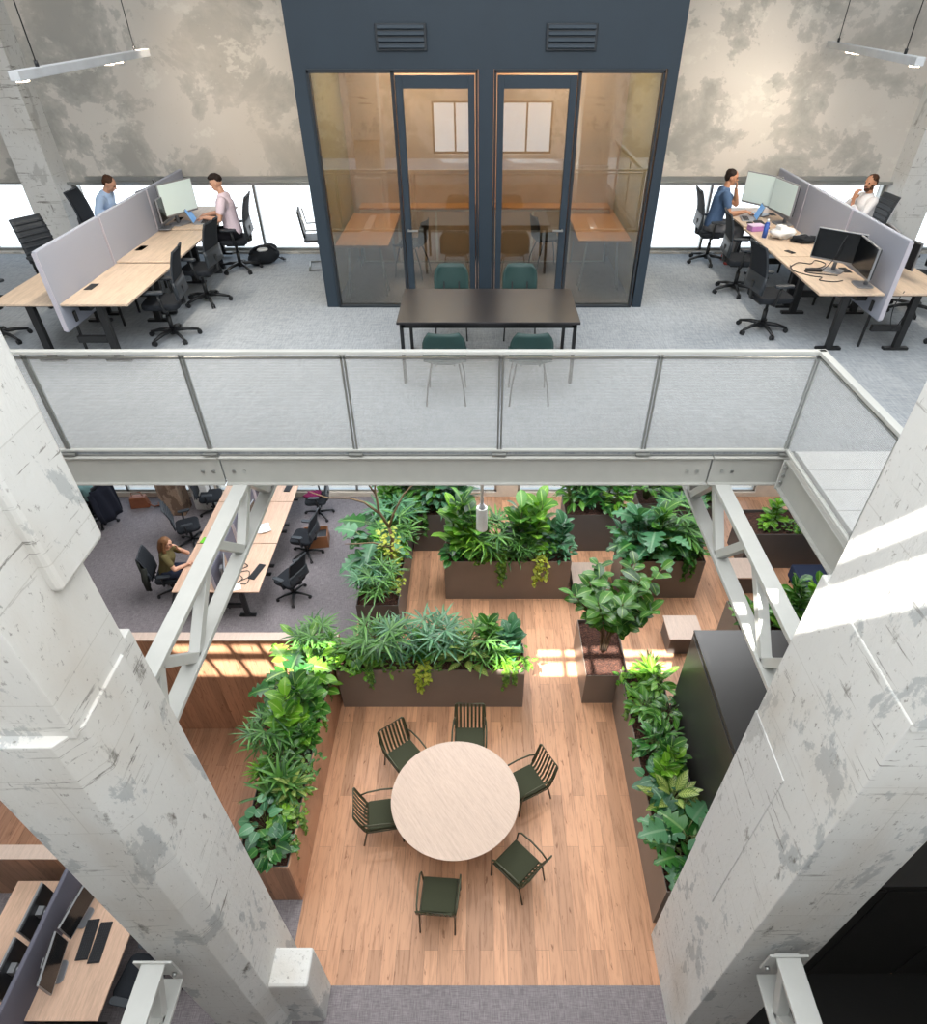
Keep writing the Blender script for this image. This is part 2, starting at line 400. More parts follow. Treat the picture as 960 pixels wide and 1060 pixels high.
def tag(o, label=None, cat=None, group=None, kind=None):
    if label: o['label'] = label
    if cat: o['category'] = cat
    if group: o['group'] = group
    if kind: o['kind'] = kind
    return o
def thing(name, label, cat, loc=(0, 0, 0), rz=0, group=None):
    o = bpy.data.objects.new(name, None); col.objects.link(o); o.empty_display_size = .1
    o.location = loc; o.rotation_euler.z = rz
    return tag(o, label, cat, group)
KIDS = {}
def kids(o):
    return list(o.children)
def dup(o, loc, rz, label, group=None, scale=None):
    def rec(q, p):
        c = q.copy(); col.objects.link(c); c.parent = p
        for ch in kids(q): rec(ch, c)
        return c
    r = rec(o, None); r.location = loc; r.rotation_euler = (0, 0, rz); r['label'] = label
    if group: r['group'] = group
    if scale: r.scale = (scale,)*3
    return r
class Proto:
    """first use moves the original, later uses copy it"""
    def __init__(s, root): s.root = root; s.used = False
    def put(s, loc, rz, label, group=None, scale=None):
        if not s.used:
            s.used = True; o = s.root; o.location = loc; o.rotation_euler.z = rz; o['label'] = label
            if group: o['group'] = group
            if scale: o.scale = (scale,)*3
            return o
        bpy.context.view_layer.update() if False else None
        return dup(s.root, loc, rz, label, group, scale)

# ------------------------------------------------------------------ camera (pixel frame 960 x 1060)
FPX, PX, PY = 665.2, 497., 590.
PITCH = math.atan(590/FPX); H = 8.95
cam = bpy.data.objects.new('camera', bpy.data.cameras.new('camera')); col.objects.link(cam)
cam.location = (0, 0, H); cam.rotation_euler = (PI/2-PITCH, 0, 0)
cd = cam.data; cd.sensor_fit = 'HORIZONTAL'; cd.sensor_width = 36; cd.lens = FPX/960*36
cd.shift_x = -(PX-480)/960; cd.shift_y = (PY-530)/960; cd.clip_start = .05; cd.clip_end = 200
sc.camera = cam
U = 5.52
# ------------------------------------------------------------------ setting
def struct(name, mb, mat, bevel=0, label=None):
    o = mb.build(name, mat, None, bevel); o['kind'] = 'structure'
    if label: o['label'] = label
    return o
XL, XR, YB, YF, YG, ZT = -10., 10., -2.2, 12.5, 12.75, 12.
struct('floor', MB().bb(-2.35, XR, 2.49, YG, -.2, 0).bb(-3.06, -2.35, 3.57, 7.2, -1.5, 0), M['floorwood'], label='oak plank floor of the planted lounge below')
m = MB(); m.bb(XL, XR, YB, 2.49, -.2, 0); m.bb(XL, -2.35, 2.49, 3.57, -.2, 0); m.bb(XL, -2.35, 7.2, YG, -.2, 0)
struct('floor_carpet', m, M['carpet_low'], label='brown grey carpet of the lower office')
struct('wall_partition_near', MB().bb(XL, -3.05, 3.57, 3.74, -1.5, 1.0), M['wallwood'], .006, label='low oak clad partition left of the concrete column')
struct('floor_dark', MB().bb(2.87, XR, -1.5, 2.615, -.05, .006), M['blackbox'], label='black floor in front of the black cabin')
struct('floor_sunken', MB().bb(XL, -3.06, 3.57, 7.36, -1.7, -1.5), M['wallwood'], label='sunken oak floor left of the planters')
struct('wall_partition', MB().bb(XL, -2.36, 7.19, 7.36, -1.5, 1.0), M['wallwood'], .006, label='low oak clad partition behind the left planter')
struct('trim_1', MB().bb(XL, -2.36, 7.185, 7.365, 1.0, 1.018), M['pink'], label='pale oak capping of the low partition')
struct('trim_2', MB().bb(XL, -3.05, 3.565, 3.745, 1.0, 1.018), M['pink'], label='pale oak capping of the near partition')
m = MB(); m.bb(XL, XR, 5.68, YF, U-.34, U)
struct('floor_upper', m, M['carpet_up'], label='light blue grey carpet of the upper office')
m = MB(); m.bb(3.2, XR, YB, 5.68, U-.3, U)
for k in range(24):
    y = 5.64-k*.33
    m.bb(3.2, XR, y-.32, y, U, U+.012)
struct('floor_gallery', m, M['whiteboard'], label='white boarded gallery floor at the right')
struct('floor_rear_sunblock', MB().bb(XL, 3.2, YB, -.4, U-.3, U), M['carpet_up'])  # unseen slab added to block sun from the rear windows
# rear wall with its low slot windows
rw = MB(); zs, zh = U+.1, U+1.35
holes = [(-1.35, -.06), (.6, 2.05)]
rw.bb(XL, XR, YB-.3, YB, 0, zs); rw.bb(XL, XR, YB-.3, YB, zh, ZT)
xs = [XL]+[q for h in holes for q in h]+[XR]
for a, b in zip(xs[::2], xs[1::2]): rw.bb(a, b, YB-.3, YB, zs, zh)
struct('wall_rear', rw, M['facade'])
wi = 1
def window(x0, x1, y, z0, z1, n, mat, bar=.05, label=None):
    global wi
    f = MB(); t = bar
    f.bb(x0, x1, y-.04, y+.04, z0, z0+t); f.bb(x0, x1, y-.04, y+.04, z1-t, z1)
    for k in range(n+1):
        x = x0+(x1-x0)*k/n; x = min(max(x, x0+t/2), x1-t/2); f.bb(x-t/2, x+t/2, y-.04, y+.04, z0, z1)
    w = struct('window_%d' % wi, f, mat, label=label); wi += 1
    p = MB().bb(x0, x1, y-.006, y+.006, z0+.01, z1-.01).build('window_pane', M['winglass'], w)
    return w
for a, b in holes: window(a, b, YB-.15, zs, zh, 2, M['boothframe'])
# upper facade: concrete above a floor level slot of windows
zh = U+1.12
fw = MB(); fw.bb(XL, XR, YF, YF+.3, zh, ZT); fw.bb(XL, XR, YF-.02, YF+.3, U-.6, U+.03)
for a, b in ((-7.5, -6.95), (6.95, 7.5), (-2.35, 2.5)): fw.bb(a, b, YF, YF+.3, U, zh)
struct('wall_back', fw, M['facade'], label='weathered concrete wall behind the upper office')
m = MB(); m.bb(-7.5, -6.95, YF-.45, YF, U, ZT); m.bb(6.95, 7.5, YF-.45, YF, U, ZT)
struct('wall_pilaster', m, M['concrete_low'], label='pale concrete pilasters of the upper back wall')
for a, b, n in ((XL, -7.5, 2), (-6.95, -2.35, 3), (2.5, 6.95, 3), (7.5, XR, 2)): window(a, b, YF+.12, U+.03, zh, n, M['alu'], .045)
m = MB()
for a, b in ((-6.95, -2.4), (2.5, 6.95)):
    m.bb(a, b, YF-.1, YF-.06, zh-.02, zh+.02); m.bb(a+.3, b-.3, YF-.04, YF, zh+.02, zh+.09)
struct('trim_3', m, M['alu'], label='grey rail along the head of the upper windows')
# ground facade
gf = MB(); gf.bb(XL, XR, YG, YG+.3, 0, .12); gf.bb(XL, XR, YG, YG+.3, 3.6, U-.3)
for a, b in ((-6.9, -6.3), (.4, .9), (6.6, 7.2)): gf.bb(a, b, YG, YG+.3, .12, 3.6)
struct('wall_back_lower', gf, M['cream'])
for a, b, n in ((XL, -6.9, 2), (-6.3, .4, 4), (.9, 6.6, 4), (7.2, XR, 2)): window(a, b, YG+.1, .12, 3.6, n, M['alu'], .05)
struct('wall_left', MB().bb(XL-.2, XL, YB, YG, 0, ZT), M['facade']); struct('wall_right', MB().bb(XR, XR+.2, YB, YG, 0, ZT), M['facade'])
# roof with a strip rooflight that lets the sun in as rows of panes
cy = [(-1.80, -1.385), (-1.345, -1.10)]
pw = .52; bar_ = .045
strips = [(-8.15, -4.95), (-2.65, 1.75)]
rf = MB(); rf.bb(XL, XR, YB-.3, cy[0][0], ZT, ZT+.15); rf.bb(XL, XR, cy[1][1], YG+.3, ZT, ZT+.15)
rf.bb(XL, XR, cy[0][1], cy[1][0], ZT, ZT+.15)
for y0, y1 in cy:
    edges = []
    for s0, s1 in strips:
        x = s0
        while x+pw*.6 < s1: edges.append((x, min(x+pw-bar_, s1))); x += pw
    last = XL
    for a, b in edges: rf.bb(last, a, y0, y1, ZT, ZT+.15); last = b
    rf.bb(last, XR, y0, y1, ZT, ZT+.15)
struct('ceiling', rf, M['white'])
# ------------------------------------------------------------------ steel edge beam, railing, trusses, columns
eb = thing('edge_beam', 'long pale grey steel edge beam along the bottom of the upper floor', 'beam', (0, 5.65, 5.16))
for a, b in ((-9.6, -2.66), (-2.645, 2.36), (2.375, 3.16)):
    g = MB(); g.bb(a, b, -.01, .01, 0, .33); g.bb(a, b, -.05, .03, .315, .33); g.bb(a, b, -.05, .03, 0, .018)
    g.build('beam_segment', M['steel_beam'], eb, .003)
for x in (-2.86, -2.75, -2.54, -2.43, 2.14, 2.24, 2.5, 2.6):
    MB().cone((x, -.022, .15), (x, -.008, .15), .019, .019, 8).build('bolt', M['alu'], eb)
sb = thing('side_beam', 'pale grey steel channel beam running back towards the right column', 'beam', (3.12, 5.6, 5.16))
g = MB(); g.bb(-.012, .012, -2.9, -.03, 0, .33); g.bb(-.05, .05, -2.9, -.03, .315, .335); g.bb(-.05, .05, -2.9, -.03, -.005, .015); g.build('beam_segment', M['steel_beam'], sb, .003)
g = MB(); g.bb(-.06, .05, -.05, -.03, -.01, .33); g.build('end_plate', M['steel'], sb, .003)
for z in (.08, .16, .25): MB().cone((-.03, -.07, z), (-.03, -.05, z), .02, .02, 8).build('bolt', M['alu'], sb)

rl = thing('balcony_railing', 'long white topped railing with fine wire mesh panels across the upper floor edge', 'railing', (0, 5.66, U))
posts = [-8.5, -7.05, -5.6, -4.15, -2.72, -1.253, .195, 1.646, 3.09]
MB().bb(-9.6, 3.14, -.03, .03, 1.03, 1.062).build('handrail', M['steel'], rl, .004)
MB().bb(-9.6, 3.12, -.02, .02, .02, .045).build('bottom_rail', M['steel'], rl, .003)
MB().bb(-9.6, 3.12, -.012, .012, .985, 1.0).build('upper_rail', M['alu'], rl)
for x in posts:
    p = MB().bb(x-.024, x-.006, -.012, .012, .0, 1.03).bb(x+.006, x+.024, -.012, .012, .0, 1.03).build('post', M['alu'], rl)
    MB().bb(x-.07, x+.07, -.055, -.01, -.012, .012).build('post_bracket', M['alu'], p, .003)
for a, b in zip(posts[:-1], posts[1:]): MB().bb(a+.028, b-.028, -.003, .003, .05, .985).build('mesh_panel', M['mesh'], rl)
rr = thing('gallery_railing', 'short railing with mesh panels returning towards the camera at the right', 'railing', (3.1, 5.64, U))
MB().bb(-.035, .035, -3.4, .04, 1.03, 1.062).build('handrail', M['steel'], rr, .004)
MB().bb(-.02, .02, -3.4, 0, .02, .045).build('bottom_rail', M['steel'], rr, .003)
MB().bb(-.012, .012, -3.4, 0, .985, 1.0).build('upper_rail', M['alu'], rr)
for y in (-1.47, -2.94): MB().bb(-.012, .012, y-.03, y+.03, 0, 1.03).build('post', M['alu'], rr)
for a, b in ((-1.44, -.02), (-2.91, -1.5)): MB().bb(-.003, .003, a, b, .05, .985).build('mesh_panel', M['mesh'], rr)

def truss(x, y0, y1, zt, zb, label, w=.13, nodes=None, plate=None, wt=.155):
    t = thing('steel_truss', label, 'truss', (x, y0, zb))
    L = y1-y0; h = zt-zb
    g = MB(); g.bb(-wt/2, wt/2, 0, L, h-.02, h); g.bb(-wt/2+.015, wt/2-.015, 0, L, h-.075, h-.018); g.build('top_chord', M['steel'], t, .006)
    g = MB(); g.bb(-wt/2, wt/2, 0, L, .055, .075); g.bb(-wt/2+.015, wt/2-.015, 0, L, 0, .056); g.build('bottom_chord', M['steel'], t, .006)
    up = nodes[0]
    for (ya, sa), (yb, sb_) in zip(nodes[:-1], nodes[1:]):
        z = lambda s: h-.05 if s else .05
        MB().bar((0, ya-y0, z(sa)), (0, yb-y0, z(sb_)), w*.75, .09).build('web_member', M['steel'], t, .005)
    if plate:
        g = MB(); g.bb(-.16, .16, plate-.02, plate, h-.26, h+.03); g.build('end_plate', M['steel'], t, .004)
        for sx in (-.12, .12): MB().cone((sx, plate-.05, h-.2), (sx, plate-.02, h-.2), .02, .02, 8).build('bolt', M['alu'], t)
    return t
nd = [(2.95, 0), (3.23, 1), (3.72, 0), (4.4, 1), (4.68, 1), (5.2, 0), (5.75, 1), (6.3, 0), (6.9, 1)]
truss(-2.5, 2.86, 7.4, 5.17, 4.58, 'white steel truss running from the left concrete column under the upper floor', nodes=nd)
truss(2.53, 3.07, 7.4, 5.17, 4.5, 'white steel truss running from the right concrete column under the upper floor', nodes=nd)
truss(-2.72, -2., 1.85, 2.95, 2.42, 'grey steel truss below the left concrete column at the bottom of the view', nodes=[(1.8, 1), (1.55, 0), (1.1, 1), (.6, 0), (0, 1)], plate=3.84, wt=.2)
truss(2.52, -2., 1.86, 3.1, 2.5, 'grey steel truss below the right concrete column at the bottom of the view', nodes=[(1.8, 1), (1.55, 0), (1.1, 1), (.6, 0), (0, 1)], plate=3.84, wt=.2)

def chip(mb_obj, s=.012, sub=3):
    return mb_obj
lc = thing('concrete_column', 'huge peeling white concrete column on the left, base beside the oak floor', 'column', (-2.5, 2.4, 0))
def colpart(name, boxes, parent, ox, oy, mat='concrete', bev=.009):
    g = MB()
    for x0, x1, y0, y1, z0, z1 in boxes: g.bb(x0-ox, x1-ox, y0-oy, y1-oy, z0, z1)
    o = g.build(name, M[mat], parent, bev, 2); return o
g = MB(); g.prism([(x+2.5, y-2.4) for x, y in ((-2.86, 1.95), (-2.32, 1.96), (-2.2, 2.1), (-2.2, 2.62), (-2.25, 2.64), (-2.25, 2.84), (-2.86, 2.84))], 0, 5.93)
g.build('shaft', M['concrete'], lc, .008)
colpart('upper_shaft', [(-2.80, -2.22, 2.03, 2.72, 5.9, ZT)], lc, -2.5, 2.4)
colpart('corbel', [(-2.80, -2.16, 2.42, 2.9, 6.64, ZT)], lc, -2.5, 2.4, 'concrete', .03)
g = MB(); 0 and g.prism([(-2.2+2.5, 2.06-2.4), (-2.2+2.5, 2.62-2.4), (-2.16+2.5, 2.55-2.4), (-2.16+2.5, 2.13-2.4)], 4.6, 5.9)
# tapered plinth
pl = MB(); b0 = [(-2.3, 2.12), (-1.8, 2.12), (-1.8, 2.5), (-2.3, 2.5)]; pl.prism([(x+2.5, y-2.4) for x, y in b0], 0, 1.28)
pl.build('plinth', M['concrete'], lc, .03)
rc = thing('concrete_column', 'huge peeling white concrete column on the right, sunlit at its upper part', 'column', (2.5, 2.4, 0))
colpart('shaft', [(2.19, 2.86, 1.92, 3.06, 0, 6.2)], rc, 2.5, 2.4)
colpart('upper_shaft', [(2.2, 2.84, 1.9, 2.99, 6.15, ZT)], rc, 2.5, 2.4)
colpart('plaster_patch', [(2.182, 2.3, 2.45, 3.068, 2.6, 4.75)], rc, 2.5, 2.4, 'concrete_low', .006)

# far columns under the upper floor
c = thing('square_column', 'rough brown concrete column standing near the lower windows', 'column', (-7.05, 12.2, 0))
MB().bb(-.24, .24, -.22, .22, 0, U-.34).build('shaft', M['brick_col'], c, .02)
c = thing('square_column', 'white concrete column beside the brown one at the lower windows', 'column', (-6.45, 12.4, 0))
MB().bb(-.2, .2, -.2, .2, 0, U-.34).build('shaft', M['concrete_low'], c, .02)

# ------------------------------------------------------------------ meeting booth
BY = 9.78
bt = thing('meeting_booth', 'dark blue two room meeting booth with glass front on the upper floor', 'booth', (0, BY, U))
TB = ZT-U-2.0
g = MB(); g.bb(-2.27, 2.4, 0, .09, 2.81, TB); g.bb(-2.27, -2.1, 0, .09, 0, 2.81); g.bb(2.27, 2.4, 0, .09, 0, 2.81); g.bb(-.02, .17, 0, .09, 0, 2.81)
g.build('front_wall', M['booth'], bt)
for a, b, mt in ((-2.27, -2.15, 'olive'), (2.28, 2.4, 'olive'), (.04, .11, 'warmwall')): MB().bb(a, b, .09, 2.6, 0, TB).build('side_wall', M[mt], bt)
MB().bb(-2.15, 2.28, 2.5, 2.6, 0, 3.1).build('back_wall', M['warmwall'], bt)
MB().bb(-2.27, 2.4, .09, 2.6, 3.05, 3.15).build('booth_ceiling', M['cream'], bt)
MB().bb(-2.15, 2.28, .09, 2.5, 0, .012).build('booth_floor', M['carpet_low'], bt)
for s in (-1, 1):
    cx = .075+s*1.1       # centre of the opening
    X = lambda d: .075+s*d   # d measured outwards from the middle post
    def B(mb, d0, d1, y0, y1, z0, z1):
        a, b = sorted((X(d0), X(d1))); return mb.bb(a, b, y0, y1, z0, z1)
    g = MB(); B(g, .1, 2.17, -.02, .1, 2.77, 2.81); B(g, .1, 2.17, -.02, .1, 0, .03); B(g, 2.14, 2.17, -.02, .1, 0, 2.8); B(g, .1, .13, -.02, .1, 0, 2.8); B(g, 1.12, 1.16, -.02, .1, 0, 2.8)
    g.build('window_frame', M['boothframe'], bt, .004)
    B(MB(), 1.16, 2.14, .03, .045, .03, 2.77).build('side_glass', M['glass'], bt)
    d = MB(); B(d, .14, .22, -.015, .06, .02, 2.75); B(d, 1.02, 1.11, -.015, .06, .02, 2.75); B(d, .22, 1.02, -.015, .06, 2.62, 2.75); B(d, .22, 1.02, -.015, .06, .02, .12)
    d = d.build('door', M['booth'], bt, .004)
    B(MB(), .22, 1.02, .015, .03, .12, 2.62).build('door_glass', M['glass'], d)
    h = MB(); h.cone((X(1.06), -.06, 1.05), (X(1.06), 0, 1.05), .014, .014, 8); h.bar((X(1.07), -.06, 1.05), (X(.93), -.06, 1.05), .022, .022); h.build('door_handle', M['alu'], d)
    vx = .075+s*1.0
    v = MB(); v.bb(vx-.3, vx+.3, -.03, .01, 2.98, 3.23)
    v = v.build('vent_grille', M['boothframe'], bt, .006)
    for k in range(4):
        z = 3.0+k*.058
        MB().box((vx, -.035, z+.02), (.54, .03, .035), (R(-25), 0, 0)).build('slat', M['booth'], v)
# warm wood worktops inside the booth with trestle legs
def trestle_desk(x, y, label):
    t = thing('trestle_desk', label, 'desk', (x, y, U+.012))
    MB().bb(-.39, .39, -.95, .95, .72, .755).build('tabletop', M['boothwood'], t, .005)
    for yy in (-.7, .7):
        g = MB()
        for a, b in (((-.3, -.12), (0, 0)), ((-.3, .12), (0, 0)), ((.3, -.12), (0, 0)), ((.3, .12), (0, 0))):
            g.tube([(a[0], yy+a[1], 0), (a[0]*.75, yy, .72)], .012, 6)
        g.bar((-.25, yy, .7), (.25, yy, .7), .03, .03); g.build('trestle', M['alu'], t)
trestle_desk(-1.72, 11.05, 'warm oak trestle desk behind the left booth glass')
trestle_desk(1.86, 11.3, 'warm oak trestle desk behind the right booth glass')
for x, w, lab in ((-1.05, 1.9, 'low cream cabinet standing in for a reflection along the back of the left booth room'), (1.2, 1.9, 'low cream cabinet standing in for a reflection along the back of the right booth room')):  # cabinets added where the booth glass only shows a reflection
    t = thing('reflection_cabinet', lab, 'cabinet', (x, BY+2.32, U+.012))
    MB().bb(-w/2, w/2, -.16, .16, 0, .82).build('cabinet_body', M['cream'], t, .004); MB().bb(-w/2-.01, w/2+.01, -.18, .17, .82, .85).build('cabinet_top', M['boothwood'], t, .003)
    for k in range(3): MB().bb(-w/2+.02+k*w/3, -w/2-.02+(k+1)*w/3, -.172, -.16, .03, .79).build('cabinet_door', M['warmwall'], t, .002)
# ------------------------------------------------------------------ furniture prototypes (front of a chair is +y)
def round_slab(w, d, z0, z1, r=.05, n=5):
    pts = []
    for cx, cy, a0 in ((w/2-r, d/2-r, 0), (-w/2+r, d/2-r, 90), (-w/2+r, -d/2+r, 180), (w/2-r, -d/2+r, 270)):
        for k in range(n+1):
            a = R(a0+90*k/n); pts.append((cx+r*math.cos(a), cy+r*math.sin(a)))
    return pts
def make_office_chair(kind):
    t = thing('office_chair', 'x', 'chair')
    g = MB(); g.cone((0, 0, .06), (0, 0, .13), .045, .04, 10)
    for k in range(5):
        a = 2*PI*k/5+.3; d = Vector((math.sin(a), math.cos(a), 0))
        g.tube([d*.03+Vector((0, 0, .11)), d*.18+Vector((0, 0, .1)), d*.33+Vector((0, 0, .065))], [.028, .024, .017], 6)
    g.build('star_base', M['black'], t)
    for k in range(5):
        a = 2*PI*k/5+.3; x, y = .33*math.sin(a), .33*math.cos(a); n = Vector((math.cos(a), -math.sin(a), 0))
        g = MB()
        for s in (-.016, .016): g.cone(Vector((x, y, .032))+n*(s-.009), Vector((x, y, .032))+n*(s+.009), .031, .031, 10)
        g.build('caster', M['black'], t)
    MB().cone((0, 0, .12), (0, 0, .3), .03, .03, 10).cone((0, 0, .3), (0, 0, .42), .02, .02, 8).build('gas_column', M['blackmetal'], t)
    g = MB(); g.box((0, -.02, .415), (.2, .3, .05)); g.bar((0, -.1, .42), (0, -.27, .47), .08, .035); g.bar((0, -.27, .455), (0, -.29, .68), .07, .03); g.build('mechanism', M['black'], t, .01)
    g = MB(); g.prism(round_slab(.5, .48, 0, 0, .1), .44, .515); g.build('seat', M['blackmesh'], t, .025, 3)
    def back(u, v):
        a = (u-.5)*1.0; x = .235*math.sin(a)/math.sin(.5)*(1-.08*abs(v-.4)); z = .56+.56*v
        y = -.235-.06*math.cos(a)+.055-.07*(v-.35)**2*2-.06*v
        return (x, y, z), Vector((math.sin(a)*.4, -1, .1)).normalized()
    MB().sheet(back, 8, 8, .022).build('backrest', M['blackmesh' if kind != 'rib' else 'blackframe'], t)
    if kind == 'rib':
        for k in range(7):
            v = .12+.125*k
            MB().tube([Vector(back(q/8, v)[0])+Vector((0, .014, 0)) for q in range(9)], .014, 5).build('back_cushion_roll', M['blackframe'], t)
    else:
        g = MB()
        g.sheet(lambda u, v: (Vector(back(.5+(u-.5)*1.12, .02+.36*v)[0])+Vector((0, -.035+.03*v, 0)), back(u, v)[1]), 8, 3, .022)
        g.build('lumbar_shell', M['blackframe'], t)
        g = MB(); g.tube([Vector(back(1, q/6)[0]) for q in range(7)][::-1]+[Vector(back(q/6, 0)[0]) for q in range(7)][::-1]+[Vector(back(0, q/6)[0]) for q in range(7)]+[Vector(back(q/6, 1)[0]) for q in range(7)], .013, 6, closed=True)
        g.build('back_frame', M['blackframe'], t)
    for s in (-1, 1):
        g = MB(); g.tube([(s*.12, -.06, .42), (s*.27, -.06, .44), (s*.285, -.05, .55), (s*.285, -.04, .67)], [.02, .022, .02, .018], 6)
        a = g.build('armrest', M['black'], t)
        MB().prism([(s*.285+x, y) for x, y in round_slab(.085, .25, 0, 0, .035, 3)], .665, .695).build('arm_pad', M['blackframe'], a, .008)
    return t
office = Proto(make_office_chair('mesh'))
ribbed = Proto(make_office_chair('rib'))

def make_desk(mat, w=.8, L=1.58):
    t = thing('office_desk', 'x', 'desk')
    MB().bb(-w/2, w/2, 0, L, .715, .74).build('tabletop', M[mat], t, .004)
    MB().bb(-w/2+.06, w/2-.12, .1, L-.1, .675, .714).build('top_frame', M['blackmetal'], t, .004)
    for y in (.12, L-.12):
        g = MB(); g.bb(-.045, .045, y-.035, y+.035, .03, .69); g.bb(-.16, .16, y-.04, y+.04, 0, .035); g.build('leg', M['blackmetal'], t, .006)
    g = MB(); g.bb(-.415, -.05, .09, .15, .24, .32); g.build('crossbar', M['blackmetal'], t, .004)
    MB().bb(-w/2+.03, -w/2+.17, .3, L-.3, .56, .6).bb(-w/2+.03, -w/2+.05, .3, L-.3, .56, .71).build('cable_tray', M['blackmetal'], t)
    return t
def desk_port(desk, x, y):
    g = MB(); g.bb(x-.05, x+.05, y-.11, y+.11, .738, .746); o = g.build('cable_port', M['black'], desk, .003); return o
def divider(x, y0, y1, z0, z1, label, group=None, mat='felt'):
    zf = U if z0 > 3 else 0
    t = thing('desk_screen', label, 'screen', (x, y0, z0), 0, group)
    MB().bb(-.025, .025, .006, y1-y0-.006, 0, z1-z0).build('felt_panel', M[mat], t, .016, 3)
    g = MB(); g.bb(-.027, .027, .0, .01, .02, z1-z0-.02); g.build('edge_trim', M['felt_edge'], t)
    for y in (.25, y1-y0-.25):
        g = MB(); g.bb(-.04, .04, y-.03, y+.03, .05, .17); g.bb(-.014, .014, y-.014, y+.014, zf-z0, .06); g.build('clamp', M['blackmetal'], t, .004)
    return t
def make_monitor(w=.54, h=.325):
    """screen faces +y"""
    t = thing('monitor', 'x', 'monitor')
    MB().bb(-w/2, w/2, -.012, .012, .12, .12+h).build('screen_frame', M['bezel'], t, .005)
    MB().bb(-w/2+.01, w/2-.01, .0122, .0142, .14, .11+h).build('screen_panel', M['screen'], t)
    MB().bb(-w/2+.008, w/2-.008, -.03, -.0122, .13, .11+h).build('back_cover', M['black'], t, .012)
    g = MB(); g.bar((0, -.03, .28), (0, -.10, .28), .1, .1); g.tube([(0, -.1, .3), (0, -.11, .15), (0, -.1, .015)], [.022, .02, .024], 8); g.build('stand', M['bezel'], t)
    g = MB(); g.prism(round_slab(.24, .19, 0, 0, .05), 0, .014, T=Matrix.Translation((0, -.07, 0))); g.build('stand_foot', M['bezel'], t, .003)
    return t
monitor = Proto(make_monitor())
lit = make_monitor(.52, .35)
def make_screen_lit(o, c, s):
    for ch in o.children:
        if ch.name.startswith('screen_panel'): ch.data.materials[0] = emit('lit_screen', c, s)
make_screen_lit(lit, (190, 204, 200), .36)
litmon = Proto(lit)
def make_keyboard():
    t = thing('keyboard', 'x', 'keyboard')
    MB().bb(-.22, .22, -.07, .07, 0, .016).build('keyboard_body', M['black'], t, .005)
    g = MB()
    for r_ in range(5):
        for k in range(15):
            g.bb(-.21+k*.028, -.21+k*.028+.022, -.06+r_*.024, -.06+r_*.024+.019, .016, .022)
    g.build('key_block', M['key'], t)
    return t
keyboard = Proto(make_keyboard())
def make_mouse():
    t = thing('computer_mouse', 'x', 'mouse')
    MB().ball((0, 0, .014), (.032, .055, .018), 10, 6).build('mouse_body', M['black'], t); MB().cone((-.004, .025, .031), (.004, .025, .031), .008, .008, 8).build('scroll_wheel', M['bezel'], t); return t
mouse = Proto(make_mouse())
def make_laptop(open_=110):
    t = thing('laptop', 'x', 'laptop')
    MB().bb(-.16, .16, -.11, .11, 0, .014).build('laptop_base', M['bezel'], t, .004)
    g = MB()
    for r_ in range(4):
        for k in range(11): g.bb(-.14+k*.0255, -.14+k*.0255+.021, -.01+r_*.024, .009+r_*.024, .014, .017)
    g.build('key_block', M['key'], t)
    a = R(open_); d = Vector((0, -math.cos(a), math.sin(a)))   # lid rises at the back (-y side) and faces +y
    p0 = Vector((0, -.11, .012)); n = Vector((0, math.sin(a), math.cos(a)))
    d = Vector((0, -math.sin(a-PI/2), math.cos(a-PI/2)))
    T = Matrix.Translation(p0) @ Matrix.Rotation(a-PI/2, 4, 'X')
    l = MB().bb(-.16, .16, -.008, 0, 0, .22, T=T).build('lid', M['bezel'], t, .003)
    MB().bb(-.15, .15, 0, .002, .012, .21, T=T).build('screen_panel', emit('laptop_screen', (96, 150, 205), .5), l)
    return t
def cable(label, pts, r=.006, mat='black', jig=.0):
    P = []
    for i in range(len(pts)-1):
        p0 = Vector(pts[max(i-1, 0)]); p1 = Vector(pts[i]); p2 = Vector(pts[i+1]); p3 = Vector(pts[min(i+2, len(pts)-1)])
        for k in range(6):
            t = k/6; P.append(.5*((2*p1)+(-p0+p2)*t+(2*p0-5*p1+4*p2-p3)*t*t+(-p0+3*p1-3*p2+p3)*t**3))
    P.append(Vector(pts[-1]))
    o = MB().tube(P, r, 5).build('power_cable', M[mat]); tag(o, label, 'cable'); return o

# ------------------------------------------------------------------ upper floor, left bench
desk_a = Proto(make_desk('desk')); desk_b = Proto(make_desk('desk_low', .79, 1.42))
LXc = -4.99
rows = [7.76, 9.36, 10.96]; Ls = ['nearest', 'middle', 'farthest']
lp = ['nearest the railing', 'in the middle', 'at the window end']
for k, y in enumerate(rows):
    d = desk_a.put((LXc+.42, y, U+(0, .02, .04)[k]), 0, 'oak desk on the aisle side of the left upper bench, '+lp[k], 'oak bench desks on the upper floor')
    desk_port(d, -.3, .62)
    if k == 2: d.scale = (1, .924, 1)
    d = desk_a.put((LXc-.42, y+.01, U+(0, .0, .02)[k]), PI, 'oak desk on the outer side of the left upper bench, '+lp[k], 'oak bench desks on the upper floor')
    Lk = 1.58 if k < 2 else 1.46; d.location.y = y+Lk; d.scale = (1, Lk/1.58, 1)
    divider(LXc, y-.05, min(y+1.53, 12.42), U+.42, U+1.33, 'lilac grey felt desk screen of the left upper bench, '+['nearest the railing', 'in the middle of three', 'farthest by the windows'][k], 'felt desk screens upstairs')
def ch(x, y, rz, label, p=office, z=U): return p.put((x, y, z), R(rz), label, 'office chairs upstairs' if z > 1 else 'office chairs downstairs')
ch(-4.14, 8.62, 97, 'black office chair closest to the railing on the aisle side of the left upper bench')
ch(-4.12, 10.0, 84, 'empty black office chair just in front of the man in the pale pink T-shirt')
ch(-4.05, 11.55, 95, 'black office chair in which the man in the pale pink T-shirt sits')
